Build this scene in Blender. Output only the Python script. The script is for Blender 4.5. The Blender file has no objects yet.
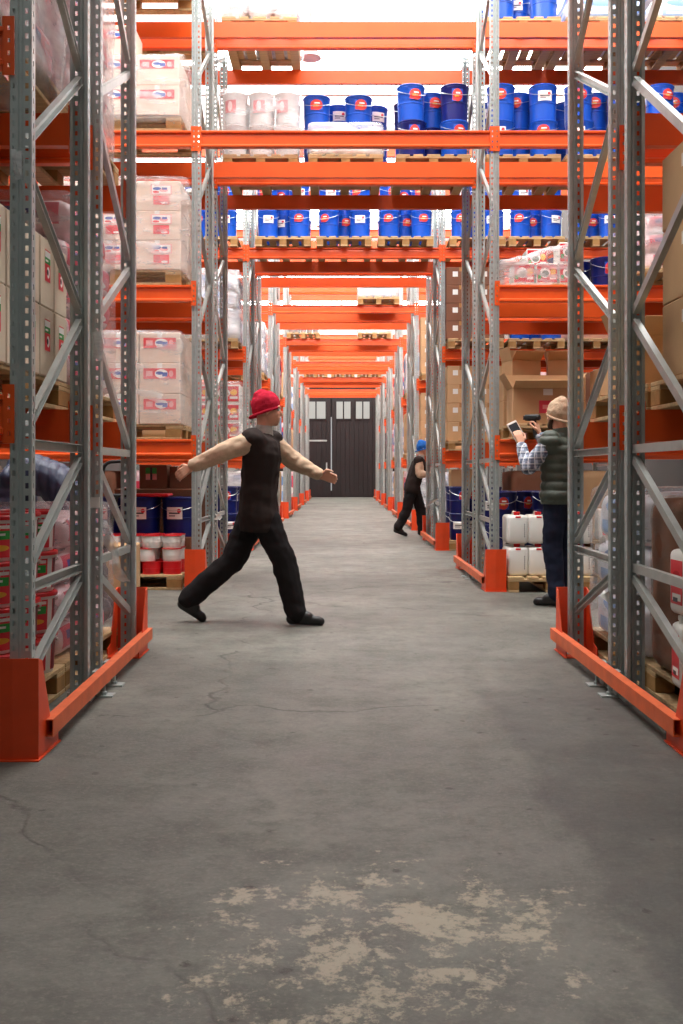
import bpy, bmesh, math, random
from mathutils import Vector, Matrix, noise
random.seed(7)
PI = math.pi
S = bpy.context.scene
COL = S.collection
# ------------------------------------------------------------------ camera, world, exposure
CAMH, FPX, HOR = 1.13, 995.0, 472.0
cam = bpy.data.cameras.new('camera')
cam.sensor_fit = 'VERTICAL'; cam.sensor_height = 36.0; cam.lens = FPX/1024*36
cam.shift_y = -(512-HOR)/1024; cam.clip_end = 200; cam.clip_start = 0.05
camo = bpy.data.objects.new('camera', cam); COL.objects.link(camo)
camo.location = (0, 0, CAMH); camo.rotation_euler = (PI/2, 0, 0)
S.camera = camo
w = bpy.data.worlds.new('world'); S.world = w; w.use_nodes = True
w.node_tree.nodes['Background'].inputs[0].default_value = (0.85, 0.92, 1.0, 1)
w.node_tree.nodes['Background'].inputs[1].default_value = 1.0
S.view_settings.view_transform = 'Standard'; S.view_settings.look = 'None'
S.view_settings.exposure = 0.0; S.view_settings.gamma = 1.0
S.view_settings.use_curve_mapping = False
S.cycles.transparent_max_bounces = 24
SKY_L = 12.0         # radiance of the skylight sheets over the aisles, raised to light rack fronts
SKY_R = 2.2          # weaker glow added to keep the roof lining over the rack rows white
SKY_HALL = 0.95       # unseen roof sheets over the front hall, glow turned down for the near floor

# ------------------------------------------------------------------ materials
MATS = {}
def srgb(r, g, b):
    f = lambda c: (c/255/12.92) if c/255 <= 0.04045 else ((c/255+0.055)/1.055)**2.4
    return (f(r), f(g), f(b), 1)
def mat(name, col, rough=0.6, metal=0.0, var=0.12, scale=6.0, bump=0.0, bscale=40.0, spec=0.5, coord='Object', stretch=None):
    m = bpy.data.materials.new(name); m.use_nodes = True
    nt = m.node_tree; b = nt.nodes['Principled BSDF']
    b.inputs['Roughness'].default_value = rough; b.inputs['Metallic'].default_value = metal
    b.inputs['Specular IOR Level'].default_value = spec
    tc = nt.nodes.new('ShaderNodeTexCoord')
    mp = nt.nodes.new('ShaderNodeMapping')
    if stretch: mp.inputs['Scale'].default_value = stretch
    nt.links.new(tc.outputs[coord], mp.inputs[0])
    n = nt.nodes.new('ShaderNodeTexNoise'); n.inputs['Scale'].default_value = scale; n.inputs['Detail'].default_value = 6
    nt.links.new(mp.outputs[0], n.inputs['Vector'])
    oi = nt.nodes.new('ShaderNodeObjectInfo')
    add = nt.nodes.new('ShaderNodeMath'); add.operation = 'MULTIPLY_ADD'
    add.inputs[1].default_value = 0.35; nt.links.new(oi.outputs['Random'], add.inputs[0]); nt.links.new(n.outputs['Fac'], add.inputs[2])
    r = nt.nodes.new('ShaderNodeMapRange')
    r.inputs['From Min'].default_value = 0.35; r.inputs['From Max'].default_value = 1.0
    nt.links.new(add.outputs[0], r.inputs['Value'])
    mx = nt.nodes.new('ShaderNodeMix'); mx.data_type = 'RGBA'
    lo = [max(0, c*(1-var)) for c in col[:3]]+[1]; hi = [min(1, c*(1+var)) for c in col[:3]]+[1]
    mx.inputs[6].default_value = lo; mx.inputs[7].default_value = hi
    nt.links.new(r.outputs[0], mx.inputs[0]); nt.links.new(mx.outputs[2], b.inputs['Base Color'])
    if bump:
        n2 = nt.nodes.new('ShaderNodeTexNoise'); n2.inputs['Scale'].default_value = bscale; n2.inputs['Detail'].default_value = 4
        nt.links.new(mp.outputs[0], n2.inputs['Vector'])
        bp = nt.nodes.new('ShaderNodeBump'); bp.inputs['Strength'].default_value = bump; bp.inputs['Distance'].default_value = 0.01
        nt.links.new(n2.outputs['Fac'], bp.inputs['Height']); nt.links.new(bp.outputs[0], b.inputs['Normal'])
    MATS[name] = m
    return m
STEEL = mat('galvanised_steel', srgb(172, 181, 179), 0.42, 0.35, 0.18, 9, 0.05, 60)
BRACE = mat('brace_steel', srgb(168, 172, 168), 0.38, 0.4, 0.15, 14)
ORANGE = mat('orange_paint', srgb(228, 88, 30), 0.34, 0.0, 0.10, 4)
PROT = mat('protector_paint', srgb(224, 72, 26), 0.42, 0.0, 0.14, 7)
RAIL = mat('rail_paint', srgb(216, 98, 50), 0.5, 0.0, 0.22, 9, 0.1, 60)
WOOD = mat('pallet_wood', srgb(186, 156, 116), 0.8, 0, 0.28, 5, 0.25, 30, 0.2, stretch=(1, 6, 6))
WOODB = mat('pallet_block', srgb(160, 120, 74), 0.85, 0, 0.3, 8, 0.25, 40, 0.2)
CARD = mat('cardboard', srgb(196, 158, 118), 0.75, 0, 0.10, 4, 0.05, 90, 0.2)
CARDD = mat('dark_cardboard', srgb(128, 86, 66), 0.75, 0, 0.12, 4, 0.05, 90, 0.2)
CARDP = mat('pale_cardboard', srgb(222, 200, 182), 0.7, 0, 0.06, 4, 0.05, 90, 0.25)
CARDK = mat('kraft_paper', srgb(220, 202, 180), 0.75, 0, 0.08, 5, 0.2, 25, 0.2)
TAPE = mat('brown_tape', srgb(168, 120, 70), 0.35, 0, 0.05, 5)
PAPER = mat('white_paper', srgb(232, 230, 224), 0.6, 0, 0.04, 8)
BLUE = mat('blue_paint', srgb(22, 82, 190), 0.28, 0, 0.14, 5)
NAVY = mat('shaded_dark_blue_paint', srgb(14, 26, 104), 0.3, 0, 0.14, 5)  # dark blue, deepened further to carry the shade at floor level
WIRE = mat('bright_wire', srgb(205, 208, 210), 0.3, 0.8, 0.05, 5)
REDP = mat('red_plastic', srgb(214, 28, 36), 0.35, 0, 0.08, 5)
WHITEP = mat('white_plastic', srgb(232, 230, 224), 0.4, 0, 0.05, 5)
GREYP = mat('greyish_plastic', srgb(206, 202, 200), 0.4, 0, 0.06, 5)
GREENP = mat('green_print', srgb(30, 150, 56), 0.5, 0, 0.05, 5)
MAROON = mat('maroon_print', srgb(120, 22, 34), 0.5, 0, 0.25, 1, stretch=(1, 1, 90))
BLACK = mat('black_rubber', srgb(24, 24, 25), 0.6, 0, 0.1, 5)
WALLM = mat('darkened_wall', srgb(72, 68, 66), 0.85, 0, 0.04, 1.5)  # dark tone stands in for the unlit depth behind the shelves
BACKW = mat('pale_back_wall', srgb(176, 172, 166), 0.85, 0, 0.05, 1.5)
ROOFM = mat('roof_lining', srgb(226, 224, 220), 0.85, 0, 0.06, 1.5)
DOORM = mat('dark_door_boards', srgb(30, 18, 18), 0.7, 0, 0.22, 3, 0.15, 20, stretch=(8, 8, 0.5))
SKIN = mat('skin', srgb(214, 160, 132), 0.55, 0, 0.06, 12, 0.05, 60)
BLKCL = mat('black_trousers', srgb(40, 37, 38), 0.9, 0, 0.2, 6, 0.3, 25, 0.1)
NAVCL = mat('navy_trousers', srgb(34, 38, 54), 0.9, 0, 0.2, 6, 0.3, 25, 0.1)
VESTB = mat('black_vest', srgb(50, 42, 40), 0.85, 0, 0.2, 6, 0.3, 25, 0.1)
BEIGE = mat('beige_knit', srgb(206, 178, 152), 0.95, 0, 0.12, 40, 0.5, 160, 0.05)
REDKN = mat('red_knit', srgb(196, 44, 66), 0.95, 0, 0.15, 40, 0.6, 140, 0.05)
BLUKN = mat('blue_knit', srgb(44, 96, 168), 0.95, 0, 0.15, 40, 0.6, 140, 0.05)
TANKN = mat('tan_knit', srgb(196, 168, 142), 0.95, 0, 0.12, 40, 0.7, 150, 0.05)
OLIVE = mat('olive_quilt', srgb(64, 72, 62), 0.55, 0, 0.2, 10, 0.4, 30)
PUFF = mat('navy_quilt', srgb(44, 52, 78), 0.5, 0, 0.2, 10, 0.4, 30)
HAIR = mat('brown_hair', srgb(74, 50, 36), 0.8, 0, 0.3, 60, 0.6, 120)
GREYKN = mat('grey_knit', srgb(170, 165, 158), 0.95, 0, 0.12, 40, 0.5, 150, 0.05)
SCREEN = mat('dark_screen', srgb(52, 58, 64), 0.15, 0, 0.1, 3)
TRUCKR = mat('truck_paint', srgb(170, 30, 26), 0.4, 0, 0.1, 5)
LEAF = mat('shoe_leather', srgb(28, 26, 27), 0.45, 0, 0.2, 12)

def film_mat(name, col, lo, hi, scale=3.0):
    m = bpy.data.materials.new(name); m.use_nodes = True
    nt = m.node_tree; b = nt.nodes['Principled BSDF']; out = nt.nodes['Material Output']
    b.inputs['Base Color'].default_value = col; b.inputs['Roughness'].default_value = 0.22
    tr = nt.nodes.new('ShaderNodeBsdfTransparent'); mx = nt.nodes.new('ShaderNodeMixShader')
    tc = nt.nodes.new('ShaderNodeTexCoord'); n = nt.nodes.new('ShaderNodeTexNoise')
    mp = nt.nodes.new('ShaderNodeMapping'); mp.inputs['Scale'].default_value = (1, 1, 3.2); mp.inputs['Rotation'].default_value = (0.2, 0.35, 0)
    nt.links.new(tc.outputs['Object'], mp.inputs[0]); nt.links.new(mp.outputs[0], n.inputs['Vector'])
    n.inputs['Scale'].default_value = scale; n.inputs['Detail'].default_value = 7; n.inputs['Roughness'].default_value = 0.62
    r = nt.nodes.new('ShaderNodeMapRange'); r.inputs['From Min'].default_value = 0.35; r.inputs['From Max'].default_value = 0.7
    r.inputs['To Min'].default_value = lo; r.inputs['To Max'].default_value = hi
    nt.links.new(n.outputs['Fac'], r.inputs['Value']); nt.links.new(r.outputs[0], mx.inputs[0])
    bp = nt.nodes.new('ShaderNodeBump'); bp.inputs['Strength'].default_value = 0.7; bp.inputs['Distance'].default_value = 0.02
    nt.links.new(n.outputs['Fac'], bp.inputs['Height']); nt.links.new(bp.outputs[0], b.inputs['Normal'])
    nt.links.new(tr.outputs[0], mx.inputs[1]); nt.links.new(b.outputs[0], mx.inputs[2]); nt.links.new(mx.outputs[0], out.inputs[0])
    MATS[name] = m; return m
FILM = film_mat('clear_stretch_film', (0.86, 0.86, 0.88, 1), 0.05, 0.42)
FILMW = film_mat('cloudy_stretch_film', (0.9, 0.89, 0.89, 1), 0.22, 0.66)
FILMT = film_mat('torn_stretch_film', (0.86, 0.84, 0.86, 1), 0.12, 0.55, 5)
FILMB = film_mat('brown_tinted_film', (0.4, 0.27, 0.2, 1), 0.1, 0.5, 6)

def print_mat(name, base, shapes, rough=0.45):
    """flat print: base colour + list of (cx,cz,rx,rz,colour,'box'|'ell') in 0..1 label coordinates (UV)"""
    m = bpy.data.materials.new(name); m.use_nodes = True
    nt = m.node_tree; b = nt.nodes['Principled BSDF']; b.inputs['Roughness'].default_value = rough
    tc = nt.nodes.new('ShaderNodeTexCoord'); sp = nt.nodes.new('ShaderNodeSeparateXYZ'); nt.links.new(tc.outputs['UV'], sp.inputs[0])
    def mth(op, a, c=None):
        n = nt.nodes.new('ShaderNodeMath'); n.operation = op
        for i, v in enumerate((a, c)):
            if v is None: continue
            if isinstance(v, (int, float)): n.inputs[i].default_value = v
            else: nt.links.new(v, n.inputs[i])
        return n.outputs[0]
    cur = None
    for (cx, cz, rx, rz, colr, kind) in shapes:
        dx = mth('DIVIDE', mth('ABSOLUTE', mth('SUBTRACT', sp.outputs[0], cx)), rx)
        dz = mth('DIVIDE', mth('ABSOLUTE', mth('SUBTRACT', sp.outputs[1], cz)), rz)
        d = mth('MAXIMUM', dx, dz) if kind == 'box' else mth('ADD', mth('MULTIPLY', dx, dx), mth('MULTIPLY', dz, dz))
        f = mth('LESS_THAN', d, 1.0)
        mx = nt.nodes.new('ShaderNodeMix'); mx.data_type = 'RGBA'
        nt.links.new(f, mx.inputs[0])
        if cur is None: mx.inputs[6].default_value = base
        else: nt.links.new(cur, mx.inputs[6])
        mx.inputs[7].default_value = colr
        cur = mx.outputs[2]
    if cur is None: b.inputs['Base Color'].default_value = base
    else: nt.links.new(cur, b.inputs['Base Color'])
    MATS[name] = m; return m
cR, cW, cB, cP, cG, cK = srgb(222, 52, 62), srgb(240, 236, 232), srgb(70, 96, 170), srgb(238, 170, 168), srgb(40, 150, 62), srgb(50, 48, 50)
cY = srgb(240, 180, 60)
BANDL = print_mat('red_band_print', cR, [(.55, .5, .2, .42, cW, 'ell'), (.5, .55, .12, .16, cB, 'ell'), (.66, .42, .08, .2, cB, 'box'), (.18, .5, .1, .25, cP, 'box'), (.85, .5, .07, .3, cP, 'ell')])
PICL = print_mat('picture_print', cP, [(.5, .5, .44, .42, cW, 'box'), (.3, .6, .2, .16, cB, 'ell'), (.62, .42, .2, .2, cP, 'ell'), (.66, .6, .12, .12, cB, 'box'), (.25, .25, .16, .12, cR, 'ell')])
REDL = print_mat('red_block_print', cR, [(.7, .2, .22, .12, cW, 'ell'), (.3, .5, .12, .3, srgb(200, 40, 50), 'box')])
SACKL = print_mat('red_green_print', cR, [(.5, .86, .5, .1, cW, 'box'), (.5, .66, .5, .1, cG, 'box'), (.36, .66, .26, .03, cW, 'box'), (.6, .3, .26, .18, cW, 'ell'), (.5, .3, .16, .1, cK, 'ell')])
BUCKL = print_mat('bucket_wrap_print', cR, [(.36, .66, .085, .13, cG, 'box'), (.35, .68, .05, .035, cW, 'box'), (.36, .9, .085, .05, cW, 'box'), (.36, .28, .07, .09, cY, 'ell'), (.64, .5, .12, .6, srgb(122, 20, 34), 'box'), (.485, .5, .025, .7, cW, 'box'), (.79, .5, .025, .7, cW, 'box'), (.24, .5, .025, .7, cW, 'box'), (.1, .66, .085, .13, cG, 'box')])
PAILL = print_mat('pail_red_print', srgb(24, 80, 186), [(.5, .5, .46, .5, srgb(214, 58, 50), 'ell'), (.45, .42, .2, .08, cY, 'box'), (.55, .66, .2, .06, cW, 'box'), (.2, .2, .16, .16, srgb(200, 50, 60), 'ell')])
PAILW = print_mat('pail_white_print', cW, [(.5, .5, .34, .06, cK, 'box'), (.36, .28, .2, .06, srgb(150, 150, 155), 'box'), (.8, .7, .12, .18, cR, 'ell')])
CANL = print_mat('can_red_print', cR, [(.5, .16, .36, .08, cW, 'box'), (.4, .1, .2, .05, cK, 'box'), (.5, .66, .3, .1, srgb(190, 20, 32), 'ell')])
SACKB = print_mat('blue_sack_print', srgb(222, 224, 230), [(.5, .72, .3, .18, srgb(120, 160, 210), 'ell'), (.5, .28, .36, .14, srgb(150, 180, 220), 'box'), (.4, .28, .2, .05, cW, 'box')])
PINKS = print_mat('pink_sack_print', srgb(232, 196, 200), [(.5, .55, .42, .3, srgb(214, 60, 86), 'box'), (.45, .6, .3, .12, srgb(60, 70, 140), 'box'), (.5, .55, .2, .05, cW, 'box'), (.7, .35, .15, .12, cW, 'ell')])
REDC = print_mat('red_carton_print', srgb(206, 30, 44), [(.4, .55, .26, .3, cW, 'ell'), (.42, .5, .18, .18, srgb(120, 130, 120), 'ell'), (.8, .6, .14, .2, cY, 'ell'), (.8, .25, .16, .08, cW, 'box'), (.12, .3, .08, .12, cG, 'box')])
SCANP = print_mat('pink_patch_print', srgb(210, 60, 80), [(.5, .5, .3, .16, srgb(235, 150, 150), 'box')])
CAPTX = print_mat('side_text_print', cW, [(.5, y, .3, .035, cK, 'box') for y in (.12, .24, .36, .5, .62, .74, .88)])

def emis(name, col, strength):
    m = bpy.data.materials.new(name); m.use_nodes = True
    b = m.node_tree.nodes['Principled BSDF']
    b.inputs['Base Color'].default_value = (.8, .8, .8, 1)
    b.inputs['Emission Color'].default_value = col; b.inputs['Emission Strength'].default_value = strength
    MATS[name] = m; return m
SKYP = emis('translucent_roof_sheet', (0.98, 1.0, 0.98, 1), SKY_L)
SKYR = emis('weak_glow_roof_sheet', (1.0, 0.98, 0.95, 1), SKY_R)
SKYH = emis('dimmed_roof_sheet', (0.98, 1.0, 0.97, 1), SKY_HALL)
PANE = emis('daylit_pane', (0.93, 0.95, 0.85, 1), 0.36)
GAPL = emis('daylit_gap', (0.95, 0.97, 1, 1), 0.4)
for _m in (PANE, GAPL): _m.node_tree.nodes['Principled BSDF'].inputs['Base Color'].default_value = (.1, .1, .1, 1)

def floor_mat():
    m = bpy.data.materials.new('worn_concrete'); m.use_nodes = True
    nt = m.node_tree; b = nt.nodes['Principled BSDF']; L = nt.links.new
    tc = nt.nodes.new('ShaderNodeTexCoord')
    def nz(scale, detail=6, rough=.6, dist=0, vec=None):
        n = nt.nodes.new('ShaderNodeTexNoise'); n.inputs['Scale'].default_value = scale; n.inputs['Detail'].default_value = detail
        n.inputs['Roughness'].default_value = rough; n.inputs['Distortion'].default_value = dist
        L(vec or tc.outputs['Object'], n.inputs['Vector']); return n.outputs['Fac']
    def mr(v, a, c, lo=0.0, hi=1.0):
        r = nt.nodes.new('ShaderNodeMapRange'); r.inputs[1].default_value = a; r.inputs[2].default_value = c
        r.inputs[3].default_value = lo; r.inputs[4].default_value = hi; L(v, r.inputs[0]); return r.outputs[0]
    def mth(op, a, c):
        n = nt.nodes.new('ShaderNodeMath'); n.operation = op
        for i, v in enumerate((a, c)):
            if isinstance(v, (int, float)): n.inputs[i].default_value = v
            else: L(v, n.inputs[i])
        return n.outputs[0]
    def mix(f, a, c, t='MIX'):
        n = nt.nodes.new('ShaderNodeMix'); n.data_type = 'RGBA'; n.blend_type = t
        if isinstance(f, (int, float)): n.inputs[0].default_value = f
        else: L(f, n.inputs[0])
        for i, v in ((6, a), (7, c)):
            if isinstance(v, tuple): n.inputs[i].default_value = v
            else: L(v, n.inputs[i])
        return n.outputs[2]
    big = mr(nz(.55, 5, .6), .3, .7)
    c = mix(big, srgb(80, 79, 73), srgb(128, 126, 117))
    c = mix(mr(nz(1.3, 9, .7, .4), .5, .66, 0, .5), c, srgb(82, 82, 76))
    c = mix(mr(nz(3.2, 8, .7), .42, .68, 0, .8), c, srgb(74, 73, 67))
    c = mix(mr(nz(9, 7, .7), .52, .62, 0, .35), c, srgb(70, 69, 64))
    c = mix(mr(nz(60, 4, .7), .5, .7, 0, .35), c, srgb(138, 132, 122))
    c = mix(mr(nz(16, 6, .7), .5, .75, 0, .5), c, srgb(70, 66, 62))
    sp = nt.nodes.new('ShaderNodeSeparateXYZ'); L(tc.outputs['Object'], sp.inputs[0])
    x, y = sp.outputs[0], sp.outputs[1]
    # darker repaired strip right of the middle
    wob = mr(nz(2.5, 5), .2, .8, -.1, .1)
    dx = mth('ADD', x, wob)
    strip = mth('MULTIPLY', mr(dx, .68, .74), mr(dx, 1.6, 1.2))
    strip = mth('MULTIPLY', strip, mth('MULTIPLY', mr(mth('ADD', y, wob), 5.4, 4.9), mr(y, 1.6, 1.9)))
    c = mix(mth('MULTIPLY', mth('MULTIPLY', strip, mr(nz(1.7, 8, .7), .3, .62, .3, 1.0)), .7), c, srgb(62, 60, 59))
    # tyre-polished dark lane towards the back
    # pale worn paint patches near the front
    ex = mth('DIVIDE', mth('SUBTRACT', x, .13), .66); ey = mth('DIVIDE', mth('SUBTRACT', y, 2.42), .6)
    el = mr(mth('ADD', mth('MULTIPLY', ex, ex), mth('MULTIPLY', ey, ey)), .2, 1.4, .045, -.2)
    pn = mth('ADD', nz(4.6, 10, .76, .2), el)
    fine = nz(38, 4, .7)
    patch = mr(mth('ADD', pn, mth('MULTIPLY', mth('SUBTRACT', fine, .5), .34)), .53, .6)
    c = mix(mth('MULTIPLY', patch, .7), c, srgb(176, 164, 143))
    # small dark pits
    v = nt.nodes.new('ShaderNodeTexVoronoi'); v.inputs['Scale'].default_value = 5.5; L(tc.outputs['Object'], v.inputs['Vector'])
    pit = mr(mth('ADD', v.outputs['Distance'], mth('MULTIPLY', nz(26, 8, .8), .42)), .31, .25)
    c = mix(mth('MULTIPLY', pit, .7), c, srgb(48, 42, 38))
    # cracks
    vm = nt.nodes.new('ShaderNodeVectorMath'); vm.operation = 'MULTIPLY_ADD'
    n3 = nt.nodes.new('ShaderNodeTexNoise'); n3.inputs['Scale'].default_value = 1.6; n3.inputs['Detail'].default_value = 8; L(tc.outputs['Object'], n3.inputs['Vector'])
    L(n3.outputs['Color'], vm.inputs[0]); vm.inputs[1].default_value = (.9, .9, 0); L(tc.outputs['Object'], vm.inputs[2])
    v2 = nt.nodes.new('ShaderNodeTexVoronoi'); v2.feature = 'DISTANCE_TO_EDGE'; v2.inputs['Scale'].default_value = .33; L(vm.outputs[0], v2.inputs['Vector'])
    crack = mth('MULTIPLY', mr(v2.outputs['Distance'], .006, .0), mr(nz(.8), .42, .6))
    c = mix(mth('MULTIPLY', crack, .75), c, srgb(40, 36, 33))
    L(c, b.inputs['Base Color'])
    L(mr(nz(2.2, 6), .3, .7, .5, .75), b.inputs['Roughness']); b.inputs['Specular IOR Level'].default_value = .35
    bp = nt.nodes.new('ShaderNodeBump'); bp.inputs['Strength'].default_value = .35; bp.inputs['Distance'].default_value = .01
    h = mth('SUBTRACT', mth('ADD', nz(26, 8, .7), mth('MULTIPLY', patch, .15)), mth('ADD', crack, mth('MULTIPLY', pit, .5)))
    L(h, bp.inputs['Height']); L(bp.outputs[0], b.inputs['Normal'])
    return m
FLOORM = floor_mat()

def plaid_mat():
    m = bpy.data.materials.new('plaid_shirt'); m.use_nodes = True
    nt = m.node_tree; b = nt.nodes['Principled BSDF']; b.inputs['Roughness'].default_value = .9
    tc = nt.nodes.new('ShaderNodeTexCoord'); sp = nt.nodes.new('ShaderNodeSeparateXYZ'); nt.links.new(tc.outputs['Object'], sp.inputs[0])
    cur = None
    base = srgb(176, 186, 204)
    for i, (ax, per, wd, colr, off) in enumerate(((0, .05, .45, srgb(48, 54, 74), 0), (2, .05, .45, srgb(52, 58, 78), 0.02), (1, .05, .4, srgb(60, 66, 88), 0), (2, .05, .12, srgb(235, 235, 235), .055), (0, .05, .12, srgb(235, 235, 235), .06))):
        md = nt.nodes.new('ShaderNodeMath'); md.operation = 'MULTIPLY_ADD'; md.inputs[1].default_value = 1/per; md.inputs[2].default_value = off/per
        nt.links.new(sp.outputs[ax], md.inputs[0])
        fr = nt.nodes.new('ShaderNodeMath'); fr.operation = 'FRACT'; nt.links.new(md.outputs[0], fr.inputs[0])
        lt = nt.nodes.new('ShaderNodeMath'); lt.operation = 'LESS_THAN'; lt.inputs[1].default_value = wd; nt.links.new(fr.outputs[0], lt.inputs[0])
        sc = nt.nodes.new('ShaderNodeMath'); sc.operation = 'MULTIPLY'; sc.inputs[1].default_value = .6; nt.links.new(lt.outputs[0], sc.inputs[0])
        mx = nt.nodes.new('ShaderNodeMix'); mx.data_type = 'RGBA'; nt.links.new(sc.outputs[0], mx.inputs[0])
        if cur is None: mx.inputs[6].default_value = base
        else: nt.links.new(cur, mx.inputs[6])
        mx.inputs[7].default_value = colr; cur = mx.outputs[2]
    nt.links.new(cur, b.inputs['Base Color'])
    return m
PLAID = plaid_mat()

# ------------------------------------------------------------------ mesh helpers
class MB:
    """collects shapes; mesh() makes ONE mesh"""
    def __init__(s): s.v = []; s.f = []; s.uv = {}
    def add(s, vs, fs):
        o = len(s.v); s.v += [tuple(p) for p in vs]; s.f += [tuple(i+o for i in f) for f in fs]
    def box(s, x0, x1, y0, y1, z0, z1):
        s.add([(x0,y0,z0),(x1,y0,z0),(x1,y1,z0),(x0,y1,z0),(x0,y0,z1),(x1,y0,z1),(x1,y1,z1),(x0,y1,z1)],
              [(0,3,2,1),(4,5,6,7),(0,1,5,4),(1,2,6,5),(2,3,7,6),(3,0,4,7)])
        return s
    def bbox(s, x0, x1, y0, y1, z0, z1, r=.006):
        """box with chamfered edges"""
        cx, cy, cz = (x0+x1)/2, (y0+y1)/2, (z0+z1)/2; hx, hy, hz = (x1-x0)/2, (y1-y0)/2, (z1-z0)/2
        r = min(r, hx*.9, hy*.9, hz*.9); vs = []; idx = {}
        for sx in (-1, 1):
            for sy in (-1, 1):
                for sz in (-1, 1):
                    for k in range(3):
                        idx[(sx, sy, sz, k)] = len(vs)
                        p = [hx, hy, hz]
                        for j in range(3):
                            if j != k: p[j] -= r
                        vs.append((cx+sx*p[0], cy+sy*p[1], cz+sz*p[2]))
        fs = []
        for k in range(3):
            a, b = [j for j in range(3) if j != k]
            for sgn in (-1, 1):
                q = []
                for (u, v_) in ((-1,-1),(1,-1),(1,1),(-1,1)):
                    t = [0,0,0]; t[k] = sgn; t[a] = u; t[b] = v_; q.append(idx[(*t, k)])
                fs.append(q)
        for k in range(3):
            a, b = [j for j in range(3) if j != k]
            for u in (-1, 1):
                for v_ in (-1, 1):
                    t0 = [0,0,0]; t1 = [0,0,0]; t0[k] = -1; t1[k] = 1
                    for t in (t0, t1): t[a] = u; t[b] = v_
                    fs.append([idx[(*t0, a)], idx[(*t1, a)], idx[(*t1, b)], idx[(*t0, b)]])
        for sx in (-1, 1):
            for sy in (-1, 1):
                for sz in (-1, 1): fs.append([idx[(sx, sy, sz, k)] for k in range(3)])
        s.add(vs, fs); return s
    def lathe(s, prof, n=20, cx=0, cy=0, cap=True):
        vs = []; fs = []
        for (r, z) in prof:
            for i in range(n):
                a = 2*PI*i/n; vs.append((cx+r*math.cos(a), cy+r*math.sin(a), z))
        for k in range(len(prof)-1):
            for i in range(n):
                j = (i+1) % n; fs.append((k*n+i, k*n+j, (k+1)*n+j, (k+1)*n+i))
        if cap:
            fs.append(tuple(range(n-1, -1, -1))); fs.append(tuple((len(prof)-1)*n+i for i in range(n)))
        s.add(vs, fs); return s
    def tube(s, pts, r, n=8, closed=False):
        pts = [Vector(p) for p in pts]; m = len(pts); vs = []; fs = []
        up = Vector((0.13, 0.21, 1)).normalized()
        for i, p in enumerate(pts):
            a = pts[(i-1) % m] if (closed or i > 0) else p; b = pts[(i+1) % m] if (closed or i < m-1) else p
            t = (b-a).normalized()
            u = t.cross(up)
            if u.length < 1e-3: u = t.cross(Vector((1, 0, 0)))
            u.normalize(); v_ = t.cross(u)
            rr = r[i] if isinstance(r, (list, tuple)) else r
            for k in range(n):
                q = 2*PI*k/n; vs.append(p+u*rr*math.cos(q)+v_*rr*math.sin(q))
        for i in range(m if closed else m-1):
            for k in range(n):
                k2 = (k+1) % n; i2 = (i+1) % m
                fs.append((i*n+k, i*n+k2, i2*n+k2, i2*n+k))
        if not closed:
            fs.append(tuple(range(n-1, -1, -1))); fs.append(tuple((m-1)*n+k for k in range(n)))
        s.add(vs, fs); return s
    def prism(s, poly, x0, x1):
        """poly in (y,z) extruded along x"""
        n = len(poly); vs = [(x0, y, z) for y, z in poly]+[(x1, y, z) for y, z in poly]
        fs = [(i, (i+1) % n, n+(i+1) % n, n+i) for i in range(n)]
        fs.append(tuple(range(n-1, -1, -1))); fs.append(tuple(range(n, 2*n)))
        s.add(vs, fs); return s
    def mesh(s, name, m, smooth=None, fix=True):
        me = bpy.data.meshes.new(name); me.from_pydata(s.v, [], s.f); me.update()
        if fix:
            bm = bmesh.new(); bm.from_mesh(me); bmesh.ops.recalc_face_normals(bm, faces=bm.faces); bm.to_mesh(me); bm.free()
        me.materials.append(m)
        if smooth:
            for p in me.polygons: p.use_smooth = True
            me.set_sharp_from_angle(angle=math.radians(smooth))
        return me
def uvquad(name, pts_grid, m):
    """patch from a grid [row(v)][col(u)] of points with 0..1 UVs"""
    R, C = len(pts_grid), len(pts_grid[0])
    vs = [p for row in pts_grid for p in row]; fs = []
    for r in range(R-1):
        for c in range(C-1): fs.append((r*C+c, r*C+c+1, (r+1)*C+c+1, (r+1)*C+c))
    me = bpy.data.meshes.new(name); me.from_pydata(vs, [], fs); me.update()
    ul = me.uv_layers.new(name='UVMap')
    for l in me.loops:
        i = l.vertex_index; ul.data[l.index].uv = ((i % C)/(C-1), (i//C)/(R-1))
    me.materials.append(m)
    for p in me.polygons: p.use_smooth = True
    return me
def flat_label(name, m, wd, ht):
    return uvquad(name, [[(-wd/2, 0, -ht/2), (wd/2, 0, -ht/2)], [(-wd/2, 0, ht/2), (wd/2, 0, ht/2)]], m)
def curved_label(name, m, r, half, z0, z1, face=-PI/2, n=10):
    return uvquad(name, [[(r*math.cos(face-half+2*half*i/n), r*math.sin(face-half+2*half*i/n), z) for i in range(n+1)] for z in (z0, z1)], m)
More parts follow.
